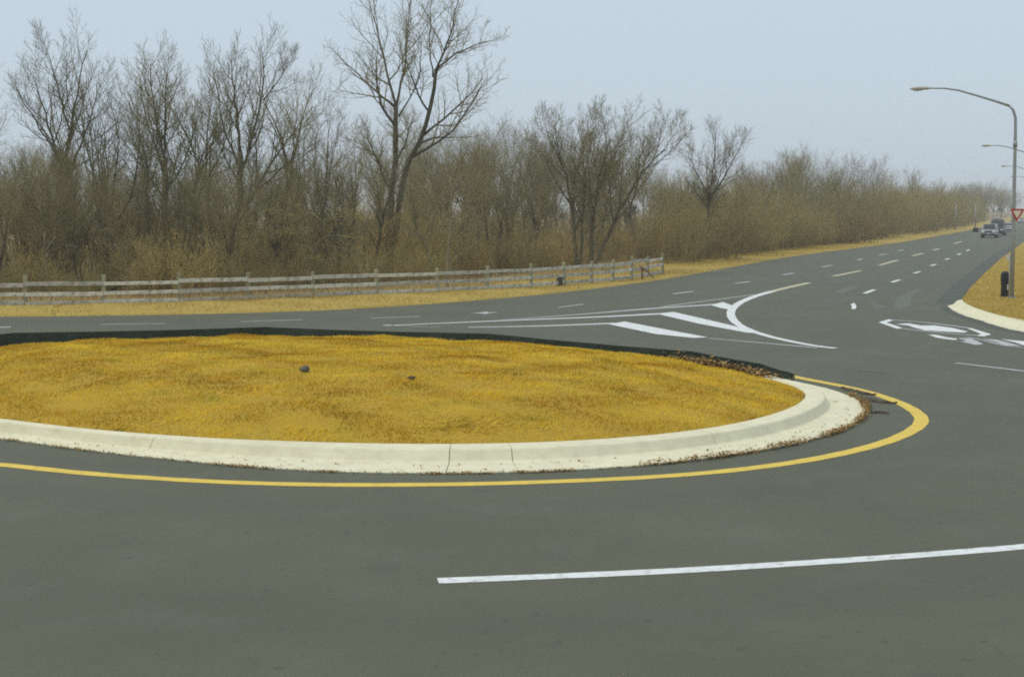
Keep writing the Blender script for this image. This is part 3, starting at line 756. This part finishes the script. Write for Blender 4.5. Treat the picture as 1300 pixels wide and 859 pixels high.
def auto_tree(seed, Ht, fork, nl, spread, r0, **kw):
    """trunk to fork*Ht and nl main limbs reaching about Ht"""
    t = Tree(seed, **kw); rr = t.r
    P, r = t.path(np.zeros(3), np.array([rr.gauss(0, .05), rr.gauss(0, .05), 1.]), Ht * fork, r0, 0, .72)
    P[0] = (0, 0, -.15)
    t.add(P, r, 0, k=4, t0=.55)
    az = rr.random() * 6.28
    for i in range(nl):
        az += 6.283 / nl + rr.gauss(0, .3); sp = spread * rr.uniform(.4, 1.2) if i else spread * .15
        d = unit(np.array([math.cos(az) * sp, math.sin(az) * sp, 1.]))
        j = len(P) - 1 if i < 3 else len(P) - 2
        P2, r2 = t.path(P[j], d, Ht * (1 - fork) * rr.uniform(.8, 1.05), r[j] * rr.uniform(.55, .8), 1, .15)
        t.add(P2, r2, 1)
    return t
TREES = []
specs = [  # seed, height, fork, limbs, spread, trunk radius
    (11, 12.5, .38, 5, .34, .17, dict(kids=(5, 9, 7, 4), up=.12)),
    (12, 12., .30, 6, .50, .16, dict(kids=(5, 9, 7, 4), up=.10)),
    (13, 13., .50, 4, .30, .15, dict(kids=(6, 9, 7, 4), up=.12)),
    (14, 10., .28, 6, .62, .14, dict(kids=(5, 9, 7, 4), up=.09)),
    (15, 9., .35, 5, .45, .11, dict(kids=(6, 8, 7, 4), up=.10)),
    (16, 11., .55, 3, .30, .10, dict(kids=(8, 9, 6, 4), up=.10)),
    (17, 8., .25, 7, .60, .11, dict(kids=(5, 8, 7, 5), up=.12)),
]
DESC = ['slim bare tree with steep grey limbs', 'bare tree with low fork and fanned limbs', 'tall bare tree with a long clear trunk', 'broad crooked bare tree with spreading boughs',
        'small bare tree with a round twiggy head', 'thin straight sapling with short side boughs', 'low many limbed bare tree with dense twigs']
for i, (sd_, ht, fk, nl, sp, r0, kw) in enumerate(specs):
    t = auto_tree(sd_, ht, fk, nl, sp, r0, **kw)
    TREES.append((*t.build('tree%d' % i, MT['bark_pale'] if i == 5 else MT['bark'], MT['twig']), ht))
def put_tree(data, loc, rz, sc, label, group=None):
    t = empty('bare_tree', loc, rz); t.scale = (sc, sc, sc); tag(t, label, 'tree', group)
    link('trunk', data[0], t); link('crown', data[1], t); return t

# trees drawn limb by limb from the photograph's tallest ones; each gets depth of its own
def traced(seed, base_px, Y, limbs, label, kw, bark='bark', twig='twig'):
    k = F / Y; gy = HOR + H * k; t = Tree(seed, **kw); rr = t.r
    ends = {}
    for pts, r0, r1, lvl, nk, t0 in limbs:
        q = resample(chaikin(np.array(pts, float), 2), 23)
        q = q[:20:2] if lvl else q[:23:2]
        dep = rr.uniform(-.45, .45); dd = 0; P = []
        x0, z0 = (q[0, 0] - base_px) / k, (gy - q[0, 1]) / k
        y0 = 0.
        best = 1e9
        for e in ends.values():
            for p_ in e:
                dd_ = (p_[0] - x0) ** 2 + (p_[2] - z0) ** 2
                if dd_ < best: best, y0 = dd_, p_[1]
        ln = 0; last = q[0]
        for p_ in q:
            ln += np.linalg.norm(p_ - last) / k; last = p_
            P.append(((p_[0] - base_px) / k + rr.gauss(0, .03), y0 + dep * ln * (1 if lvl else .15) + rr.gauss(0, .04), (gy - p_[1]) / k))
        P = np.array(P); ends[len(ends)] = P
        sk = .8 if lvl else 1.; t.add(P, np.linspace(r0 * sk, r1 * sk, len(P)), lvl, k=nk, t0=t0)
    data = (*t.build('traced%d' % seed, MT[bark], MT[twig]), 1)
    loc = depth(base_px, Y, 0.); return put_tree(data, tuple(loc), 0, 1., label)
KW = dict(kids=(5, 10, 8, 5), up=.14, wig=.10)
traced(31, 493, 72, [
    ([(490, 372), (491, 320), (497, 270), (501, 220), (505, 175), (505, 138)], .20, .11, 0, 4, .5),
    ([(496, 345), (503, 290), (509, 245), (516, 212), (531, 186), (545, 150), (553, 112), (554, 90)], .18, .085, 0, 4, .5),
    ([(505, 140), (482, 121), (455, 96), (432, 76), (420, 52)], .09, .02, 1, 9, .15),
    ([(505, 138), (496, 105), (490, 70), (478, 35), (470, 5), (466, -25)], .10, .02, 1, 10, .15),
    ([(505, 138), (515, 100), (519, 60), (522, 20), (527, -30)], .09, .02, 1, 10, .15),
    ([(507, 150), (530, 120), (538, 85), (535, 50), (528, 20)], .06, .015, 1, 8, .2),
    ([(553, 92), (575, 73), (602, 62), (626, 54), (638, 66)], .08, .015, 1, 9, .2),
    ([(553, 92), (570, 60), (578, 30), (586, -10), (592, -35)], .075, .018, 1, 9, .2),
    ([(552, 100), (545, 60), (548, 20), (551, -20)], .06, .015, 1, 9, .2),
    ([(528, 188), (545, 177), (566, 175), (584, 179)], .08, .04, 1, 6, .5),
    ([(500, 235), (480, 200), (455, 180), (430, 172)], .05, .012, 1, 8, .2)],
    'tall bare twin trunked tree rising highest above the rail fence', dict(kids=(4, 9, 7, 4), up=.09, wig=.13))
traced(32, 89, 67, [
    ([(90, 372), (88, 320), (86, 270), (87, 236)], .22, .15, 0, 3, .6),
    ([(87, 238), (76, 190), (62, 142), (50, 102), (36, 68)], .10, .02, 1, 10, .12),
    ([(87, 236), (91, 180), (97, 130), (101, 92), (114, 58), (120, 28)], .11, .02, 1, 10, .12),
    ([(88, 240), (108, 195), (124, 160), (140, 118), (137, 80)], .09, .02, 1, 10, .12),
    ([(80, 205), (60, 165), (38, 130), (28, 95)], .06, .015, 1, 9, .15),
    ([(92, 170), (84, 120), (78, 80), (72, 45)], .06, .015, 1, 9, .15)],
    'bare tree with a dark trunk forking into three tall limbs', KW)
traced(33, 213, 68, [
    ([(213, 370), (213, 300), (211, 245), (212, 200)], .20, .13, 0, 3, .5),
    ([(212, 205), (206, 150), (204, 105), (208, 62)], .09, .02, 1, 10, .1),
    ([(212, 202), (220, 150), (226, 105), (236, 72)], .09, .02, 1, 10, .1),
    ([(212, 215), (192, 165), (182, 120), (176, 75)], .08, .02, 1, 10, .1),
    ([(213, 255), (190, 225), (165, 190), (146, 160)], .07, .015, 1, 9, .1),
    ([(213, 240), (240, 200), (254, 150), (258, 100)], .07, .015, 1, 9, .1)],
    'bare tree with a bundle of steep limbs and fine upright twigs', KW)
traced(34, 305, 66, [
    ([(302, 372), (304, 300), (307, 240), (308, 195)], .22, .14, 0, 3, .5),
    ([(308, 198), (305, 140), (302, 100), (298, 52)], .10, .02, 1, 10, .1),
    ([(308, 225), (330, 165), (343, 105), (341, 52), (338, 30)], .09, .02, 1, 10, .1),
    ([(312, 265), (350, 195), (382, 150), (412, 105)], .09, .02, 1, 10, .1),
    ([(307, 215), (285, 160), (276, 110), (270, 68)], .08, .02, 1, 10, .1),
    ([(320, 250), (360, 215), (395, 190), (425, 170)], .06, .015, 1, 9, .1),
    ([(340, 130), (365, 95), (372, 55)], .05, .012, 1, 8, .1)],
    'wide bare tree with long limbs slanting away to one side', KW)
zc = lambda L: [(660 + x / 2.865, 100 + y / 2.865) for x, y in L]
traced(35, 735, 81, [
    (zc([(205, 720), (198, 600), (190, 470), (176, 380), (135, 270), (105, 230)]), .15, .03, 0, 9, .3),
    (zc([(258, 720), (260, 600), (266, 470), (286, 350), (312, 270), (325, 225)]), .14, .03, 0, 9, .3),
    (zc([(262, 700), (350, 490), (410, 390), (470, 305), (520, 262)]), .13, .03, 0, 9, .3),
    (zc([(215, 720), (222, 600), (226, 480), (232, 350), (252, 255)]), .11, .025, 0, 9, .3),
    (zc([(180, 470), (225, 400), (290, 350), (390, 345)]), .05, .015, 1, 8, .2),
    (zc([(262, 560), (330, 470), (390, 460)]), .05, .015, 1, 8, .2)],
    'clump of dark leaning bare stems fanning out near the fence end', dict(kids=(11, 9, 7, 4), up=.13, wig=.11))
traced(36, 897, 101, [
    (zc([(680, 720), (680, 600), (682, 500), (686, 440)]), .15, .11, 0, 3, .6),
    (zc([(686, 445), (655, 380), (610, 300), (580, 225)]), .07, .02, 1, 10, .1),
    (zc([(686, 440), (690, 330), (692, 240), (690, 150)]), .08, .02, 1, 10, .1),
    (zc([(686, 442), (722, 380), (770, 285), (815, 180)]), .08, .02, 1, 10, .1),
    (zc([(682, 470), (640, 420), (590, 370)]), .05, .015, 1, 8, .1),
    (zc([(700, 420), (740, 300), (752, 190)]), .05, .015, 1, 9, .1)],
    'vase shaped bare tree standing above the brown brush past the fence', KW)

traced(37, 396, 61.5, [
    ([(394, 376), (396, 345), (393, 325)], .07, .055, 0, 2, .6),
    ([(394, 332), (382, 300), (352, 285), (326, 292), (315, 305)], .045, .012, 1, 8, .15),
    ([(395, 330), (405, 298), (436, 298), (452, 322), (456, 345)], .045, .012, 1, 8, .15),
    ([(388, 310), (370, 272), (345, 256), (328, 258)], .04, .01, 1, 8, .15),
    ([(398, 322), (390, 282), (372, 250), (360, 235)], .04, .01, 1, 8, .15),
    ([(404, 300), (418, 272), (440, 262), (462, 275)], .04, .01, 1, 8, .15)],
    'low twisted tree with pale arching boughs close behind the fence', dict(kids=(5, 7, 5, 3), up=-.02, wig=.2), 'bark_pale', 'brush2')
traced(38, 570, 63.5, [
    ([(566, 380), (568, 340), (571, 305), (574, 268), (573, 225)], .085, .03, 0, 5, .4),
    ([(571, 300), (583, 265), (594, 235)], .035, .01, 1, 6, .2)],
    'thin pale barked trunk just behind the fence beside the twin trunked tree', dict(kids=(5, 7, 6, 4), up=.08, wig=.15), 'bark_pale', 'twig')

# skyline of the wood in the photograph (pixel column -> treetop row), used for tree heights
SKX = [-150, 0, 40, 90, 130, 170, 220, 300, 350, 420, 440, 470, 560, 590, 640, 700, 760, 820, 850, 900, 965, 1000, 1040, 1100, 1160, 1200, 1240, 1300, 1400]
SKY = [70, 75, 70, 60, 85, 100, 85, 75, 80, 120, 140, 140, 142, 145, 138, 150, 145, 168, 205, 214, 212, 196, 202, 214, 222, 238, 248, 252, 256]
TH_ = []
def fill(n, offr, kinds, drop, pxr, zmin, group, place, seed, minsep=1.2, extra=0):
    rr = random.Random(seed); c = 0; tries = 0
    s0, s1 = LD[2], LD[-1]
    while c < n and tries < n * 60:
        tries += 1
        px = rr.uniform(*pxr); off = offr[0] + (offr[1] - offr[0]) * rr.random() ** 1.3
        # find the edge station whose offset point falls in this pixel column
        ss = np.linspace(s0, s1, 400); best = None
        Q = np.c_[np.interp(ss, LD, LE[:, 0]), np.interp(ss, LD, LE[:, 1])] + np.c_[np.interp(ss, LD, LN[:, 0]), np.interp(ss, LD, LN[:, 1])] * off
        u = CX + F * Q[:, 0] / np.maximum(Q[:, 1], 1)
        j = int(np.argmin(np.abs(u - px)))
        s = ss[j] + rr.uniform(-.5, .5) * (ss[1] - ss[0]); p = edge_at(s, off)
        if any((p[0] - a) ** 2 + (p[1] - b) ** 2 < minsep ** 2 for a, b in TH_): continue
        pu = CX + F * p[0] / p[1]
        topy = np.interp(pu, SKX, SKY) + rr.uniform(*drop) + np.interp(pu, [380, 470], [extra, 0])
        ht = H + (HOR - topy) / F * p[1]
        if ht < zmin: ht = zmin * rr.uniform(.9, 1.2)
        ht = min(ht, 17)
        kd = rr.choice(kinds); d = TREES[kd]
        TH_.append((p[0], p[1]))
        put_tree(d, (p[0], p[1], .05), rr.uniform(0, 6.28), ht / d[2] * .97, DESC[kd] + ' ' + place, group + ', kind %d' % kd)
        c += 1
for px_, ty, off_, kd, lb in ((6, 70, 15, 2, 'tall bare tree with a leaning trunk at the end of the wood'), (135, 55, 18, 1, 'bare fan shaped tree between two taller trees'), (172, 85, 13, 0, 'slim bare tree with close set twigs beside the bundle limbed tree'),
        (252, 80, 17, 0, 'slim steep limbed tree close behind the wide slanting tree'), (272, 62, 20, 2, 'tall clear trunked tree close behind the wide slanting tree'), (352, 50, 19, 2, 'tall bare tree showing above the wide slanting tree'),
        (395, 100, 16, 1, 'fan limbed tree between the wide slanting and the twin trunked tree'), (440, 150, 22, 3, 'crooked tree just behind the twin trunked tree'), (570, 150, 24, 0, 'grey slim tree on the open side of the twin trunked tree'),
        (640, 138, 22, 3, 'broad grey tree between the twin trunked tree and the leaning clump'), (690, 152, 26, 1, 'grey fan limbed tree just behind the leaning clump'), (765, 138, 16, 1, 'tall grey tree rising through the leaning clump'), (812, 160, 14, 4, 'round headed tree at the open side of the leaning clump'),
        (1003, 180, 12, 1, 'tall fan limbed tree standing highest over the roadside brush'), (958, 196, 13, 3, 'broad bare tree over the roadside brush'), (1160, 206, 12, 0, 'slim tree poking above the far roadside brush')):
    ss = np.linspace(LD[2], LD[-1], 900); Q = np.array([edge_at(s_, off_) for s_ in ss]); j = int(np.argmin(np.abs(CX + F * Q[:, 0] / np.maximum(Q[:, 1], 1) - px_))); p = Q[j]
    d = TREES[kd]; TH_.append((p[0], p[1]))
    put_tree(d, (p[0], p[1], .05), px_ * 1.7, (H + (HOR - ty) / F * p[1]) / d[2] * .86, lb)
fill(24, (8, 14), [0, 1, 2, 4, 5, 5], (40, 150), (-60, 850), 5, 'trees at the wood edge', 'at the wood edge behind the fence', 1, extra=70)
fill(96, (15, 75), [0, 1, 2, 3, 4, 6], (30, 105), (-80, 870), 5, 'trees deeper in the wood', 'deep inside the wood', 2, extra=75)
fill(44, (8.2, 20), [5], (50, 140), (-60, 860), 4.5, 'saplings in the wood', 'among the trunks of the wood', 12, minsep=.9, extra=60)
fill(20, (22, 60), [0, 1, 2, 3, 4, 4], (5, 50), (530, 900), 6, 'trees of the middle wood', 'in the wood past the twin trunked tree', 9)
fill(24, (5.5, 12), [1, 3, 4, 6, 0], (0, 45), (860, 1215), 4, 'trees along the far road', 'rising from the roadside brush', 3)
fill(44, (12, 60), [0, 1, 3, 4, 6], (-14, 34), (930, 1235), 5, 'trees behind the roadside brush', 'behind the roadside brush', 4)
# hazy trees where the road meets the horizon
rr = random.Random(5)
for q in range(60):
    Y = rr.uniform(380, 760); px = rr.uniform(1195, 1345)
    p = depth(px, Y)
    ex = np.interp(Y, LE[:, 1], LE[:, 0]); 
    rx = np.interp(Y, [r_[1] for r_ in RE], [r_[0] for r_ in RE])
    if ex - 6 < p[0] < rx + 8: p[0] = ex - rr.uniform(7, 45) if rr.random() < .6 else rx + rr.uniform(10, 60)
    ht = rr.uniform(8, 12); kd = rr.choice([1, 3, 4, 6]); d = TREES[kd]
    put_tree(d, (p[0], p[1], 0), rr.uniform(0, 6.28), ht / d[2], DESC[kd] + ' in the haze where the road ends', 'far trees at the end of the road, kind %d' % kd)

# ------------------------------------------------------------------ brush
def shrub(seed, Ht, n, spread, kids, up, wig, minr=.006, side=(.25, .9)):
    t = Tree(seed, kids=(kids, kids, 4, 3), up=up, wig=wig, ang=(18, 45), maxlvl=3, minr=minr); rr = t.r
    for i in range(n):
        a = rr.random() * 6.28; r_ = spread * math.sqrt(rr.random())
        p = np.array([math.cos(a) * r_, math.sin(a) * r_, -.1])
        d = unit(np.array([math.cos(a) * .25 * rr.random() + rr.gauss(0, .1), math.sin(a) * .25 * rr.random() + rr.gauss(0, .1), 1]))
        L = Ht * rr.uniform(.5, 1.02)
        P, r2 = t.path(p, d, L, .012 + .012 * rr.random(), 1, .25)
        t.add(P, r2, 1, k=kids, t0=.12)
    return t
SHR = []
for i, (sd_, ht, n, sp, kd, up, wg, m1) in enumerate([(51, 3.2, 34, 1.5, 8, .05, .08, 'brush'), (52, 3.8, 30, 1.4, 9, .05, .10, 'brush'), (53, 3.0, 30, 1.5, 9, .03, .16, 'brush2'),
                                                   (54, 4.5, 26, 1.6, 10, .05, .10, 'brush2'), (55, 2.0, 40, 1.4, 7, .04, .10, 'brush')]):
    t = shrub(sd_, ht, n, sp, kd, up, wg)
    st = [x for l in (1, 2, 3) for x in t.S[l]]
    def jn(lv, sides):
        v, f = tubes([x for l in lv for x in t.S[l]], sides); return npmesh('shrub%d' % i, v, f, MT[m1])
    SHR.append((jn((1,), 4), jn((2, 3), 3), ht))
SDESC = ['reddish tan thicket of upright stems', 'tall reddish brown thicket of fine stems', 'tangled olive grey bush of arching stems', 'tall olive grey bush of fine stems', 'low russet brush with thin upright stems']
def put_shrub(kd, loc, rz, sc, label, group):
    t = empty('bare_shrub', loc, rz); t.scale = (sc, sc, sc * random.uniform(.9, 1.1)); tag(t, label, 'shrub', group)
    link('stems', SHR[kd][0], t); link('twigs', SHR[kd][1], t)
SB = []
def brush(n, offr, kinds, hts, pxr, place, group, seed, sep):
    rr = random.Random(seed); c = tries = 0; ss = np.linspace(LD[2], LD[-1], 600)
    while c < n and tries < n * 80:
        tries += 1
        px = rr.uniform(*pxr); off = rr.uniform(*offr)
        Q = np.c_[np.interp(ss, LD, LE[:, 0]), np.interp(ss, LD, LE[:, 1])] + np.c_[np.interp(ss, LD, LN[:, 0]), np.interp(ss, LD, LN[:, 1])] * off
        u = CX + F * Q[:, 0] / np.maximum(Q[:, 1], 1); j = int(np.argmin(np.abs(u - px)))
        s = ss[j] + rr.uniform(-.5, .5) * (ss[1] - ss[0]); p = edge_at(s, off)
        if any((p[0] - a) ** 2 + (p[1] - b) ** 2 < sep ** 2 for a, b in SB): continue
        SB.append((p[0], p[1])); kd = rr.choice(kinds); ht = rr.uniform(*hts)
        put_shrub(kd, (p[0], p[1], .05), rr.uniform(0, 6.28), ht / SHR[kd][2], SDESC[kd] + ' ' + place, group + ', kind %d' % kd); c += 1
brush(40, (6.8, 9.5), [0, 4, 2, 0, 4], (1.3, 2.6), (-60, 850), 'just behind the rail fence', 'brush behind the fence', 1, 1.0)
brush(58, (9.5, 26), [0, 2, 2, 3, 3], (2.2, 4.2), (-60, 860), 'under the trees', 'undergrowth in the wood', 2, 1.2)
brush(60, (3.6, 6.0), [0, 1, 2, 4, 3], (2.4, 4.2), (845, 1110), 'at the road edge past the fence', 'roadside brush past the fence', 3, 1.1)
brush(50, (5.5, 12), [1, 2, 3, 3], (4.2, 6.2), (850, 1130), 'in the tall growth past the fence', 'tall brush past the fence', 4, 1.6)
brush(46, (3.6, 9), [1, 2, 3, 3], (4.0, 7.0), (1080, 1245), 'along the far stretch of road', 'brush along the far road', 5, 2.6)

# ------------------------------------------------------------------ small things on the ground
def on_mound(px, py):
    z = .5
    for _ in range(25):
        p = at(px, py, z); z = float(mound(p[0], p[1]))
    return np.array([p[0], p[1], z])
p = on_mound(386, 480)
bm = bmesh.new(); bmesh.ops.create_icosphere(bm, subdivisions=2, radius=.085)
for v in bm.verts: v.co = Vector((v.co.x * (1 + .3 * math.sin(v.co.y * 40)), v.co.y, v.co.z * .75 * (1 + .35 * math.sin(v.co.x * 33))))
tag(link('stone', bm_mesh('stone', bm, MT['rock']), None, (p[0], p[1], p[2] + .06)), 'small dark stone lying on the golden island grass', 'stone')
p = on_mound(522, 483)
bm = bmesh.new(); bmesh.ops.create_icosphere(bm, subdivisions=2, radius=.05)
for v in bm.verts: v.co = Vector((v.co.x * 1.6, v.co.y, v.co.z * .6 * (1 + .35 * math.sin(v.co.x * 60))))
tag(link('clod', bm_mesh('clod', bm, MT['dark']), None, (p[0], p[1], p[2] + .05)), 'tiny dark clod of earth in the middle of the island grass', 'clod')
p = on_mound(808, 452)
bm = box_bm((0, 0, 0), (.10, .07, .03), .008, Matrix.Rotation(.4, 4, 'X'))
tag(link('litter_scrap', bm_mesh('litter_scrap', bm, MT['scrap']), None, (p[0], p[1], p[2] + .09)), 'small white scrap in the grass near the silt fence', 'litter')
# dead leaves drifted along the gutter
def leaves(name, C, sd_, label, hgt=.02, size=.035):
    C = np.asarray(C); n = len(C); P = C + np.c_[rng.normal(0, sd_, (n, 2)), np.abs(rng.normal(0, hgt, n))]
    a = rng.uniform(0, 6.28, n); s_ = size * rng.uniform(.4, 1.3, n); tl = rng.normal(0, .35, (n, 2))
    u = np.c_[np.cos(a), np.sin(a), tl[:, 0]] * s_[:, None]; w = np.c_[-np.sin(a), np.cos(a), tl[:, 1]] * s_[:, None] * .5
    P[:, 2] += .012
    v = np.stack([P - u, P + w, P + u, P - w], 1).reshape(-1, 3)
    o = link(name, npmesh(name, v, [np.arange(n)[:, None] * 4 + np.array([[0, 1, 2, 3]])], MT['leaf']))
    return tag(o, label, 'leaves', kind='stuff')
th = rng.uniform(-math.pi * .80, R(4), 9000)
w_ = (.25 + .75 * (np.sin(th * 9) * np.sin(th * 23 + 1) > .1)) * np.interp(th, [-2.6, -1.6, -1.0, -.6, -.2, .1], [.4, .55, .8, 1, .9, .7])
th = th[rng.random(len(th)) < w_]
ro = np.interp(th, TH, RO)
C = np.c_[ISL[0] + (ro + .03) * np.cos(th), ISL[1] + (ro + .03) * np.sin(th), np.full(len(th), .0)]
leaves('fallen_leaves', C, .03, 'brown dead leaves and grass drifted along the outer edge of the kerb', .012, .022)
th = rng.uniform(R(-66), R(2), 2600); th = th[rng.random(len(th)) < .3 + .7 * (np.sin(th * 30) > .0)]
ro = np.interp(th, TH, RO) + .0
C = np.c_[ISL[0] + (ro + .02) * np.cos(th), ISL[1] + (ro + .02) * np.sin(th), np.full(len(th), .02)]
leaves('fallen_leaves', C, .05, 'thicker heap of dead leaves at the rounded end of the island kerb', .03, .028)
th = rng.uniform(-math.pi * .8, R(-3), 130); f_ = rng.uniform(.05, .5, len(th)); ro = np.interp(th, TH, RO); ri = rk(th); r_ = ro + (ri - ro) * f_
leaves('fallen_leaves', np.c_[ISL[0] + r_ * np.cos(th), ISL[1] + r_ * np.sin(th), np.full(len(th), .018)], .02, 'sparse dead leaf bits scattered on the pale gutter concrete', .006, .028)
c0 = np.array([4.35, 30.15, 0])
C = np.c_[rng.normal(c0[0], .42, 2600), rng.normal(c0[1], .10, 2600), np.zeros(2600)]; C[:, 1] -= (C[:, 0] - c0[0]) * .75
C[:, 2] = mound(C[:, 0], C[:, 1]) + .02
leaves('dry_weed_heap', C, .03, 'heap of brown dry weeds piled against the silt fence', .07, .055)
C = np.c_[rng.uniform(-17, 20, 300), rng.uniform(9, 40, 300), np.zeros(300)]
leaves('road_crumbs', C[np.abs(C[:, 0] / C[:, 1]) < .38], .02, 'scattered leaf crumbs and grit on the asphalt', .002, .014)
# dark torn strips lying across the yellow line
for pts, lb in (([(1068, 492.5), (1085, 497), (1100, 500.5), (1112, 502)], 'dark torn strip lying across the yellow line next to the silt fence end'),
                ([(1092, 504.5), (1108, 509), (1124, 511.5), (1139, 512.5)], 'dark torn strip lying across the yellow line at the island tip'),
                ([(1098, 523), (1106, 525), (1118, 524), (1128, 526)], 'thin twig among the leaves at the island tip')):
    P = resample(chaikin(np.array(gp(pts)), 2), 14); n = len(P); V, Fc = [], []
    t_ = np.gradient(P, axis=0); t_ /= np.linalg.norm(t_, axis=1, keepdims=True); nn = np.c_[-t_[:, 1], t_[:, 0]]
    for i in range(n):
        w = (.02 if 'twig' in lb else .10) * math.sin(math.pi * (i + .6) / n) * (1 + .4 * math.sin(i * 2.1)); zt = .03 + .02 * abs(math.sin(i * 1.3))
        for sx, z in ((-1, .008), (-.5, zt), (.5, zt * .9), (1, .008)): V.append((*(P[i] + nn[i] * w * sx), z))
    for i in range(n - 1):
        for j in range(3): Fc.append((i * 4 + j, (i + 1) * 4 + j, (i + 1) * 4 + j + 1, i * 4 + j + 1))
        Fc.append((i * 4 + 3, (i + 1) * 4 + 3, (i + 1) * 4, i * 4))
    Fc += [(0, 1, 2, 3), ((n - 1) * 4 + 3, (n - 1) * 4 + 2, (n - 1) * 4 + 1, (n - 1) * 4)]
    tag(link('twig' if 'twig' in lb else 'torn_strip', mesh('torn_strip', V, Fc, MT['dark'])), lb, 'twig' if 'twig' in lb else 'debris')
# broken boards leaning on the fence end, dark stump by a post
p = depth(817, 73.2, .12)
t = empty('broken_boards', tuple(p)); t.scale = (.72, .72, .72); tag(t, 'reddish broken boards leaning together near the fence end', 'boards')
link('board', tube_mesh('board', [(-.05, 0, -.05), (-.12, 0, .45), (-.1, 0, .9)], [.07, .06, .05], MT['rust'], 5, False), t)
link('board', tube_mesh('board', [(-.15, .05, .8), (.35, .05, .45), (.75, .05, .05)], [.045, .045, .04], MT['rust'], 5, False), t)
link('board', tube_mesh('board', [(-.35, -.02, .95), (-.12, -.02, .7), (.05, -.02, .5)], [.04, .045, .04], MT['rust'], 5, False), t)
p = depth(710.5, 66.5, .12)
bm = bmesh.new(); bmesh.ops.create_cone(bm, cap_ends=True, segments=10, radius1=.15, radius2=.12, depth=.40)
for v in bm.verts: v.co = Vector((v.co.x * (1 + .25 * math.sin(v.co.y * 19)), v.co.y, v.co.z + .18 + (.08 * v.co.x if v.co.z > 0 else 0)))
tag(link('tree_stump', bm_mesh('tree_stump', bm, MT['dark']), None, tuple(p)), 'small dark stump beside a fence post', 'stump')

# ------------------------------------------------------------------ haze: closed box of pale air round everything
hz = bpy.data.materials.new('haze'); hz.use_nodes = True
hn, hl = hz.node_tree.nodes, hz.node_tree.links; hn.clear()
pv = hn.new('ShaderNodeVolumePrincipled'); pv.inputs['Color'].default_value = (.86, .90, .95, 1); pv.inputs['Density'].default_value = .00065
ho = hn.new('ShaderNodeOutputMaterial'); hl.new(pv.outputs[0], ho.inputs['Volume'])
bm = box_bm((0, 2100, 11), (5400, 5200, 24))
o = link('haze', bm_mesh('haze', bm, hz)); tag(o, 'pale winter haze filling the air over the road', 'haze', kind='stuff')
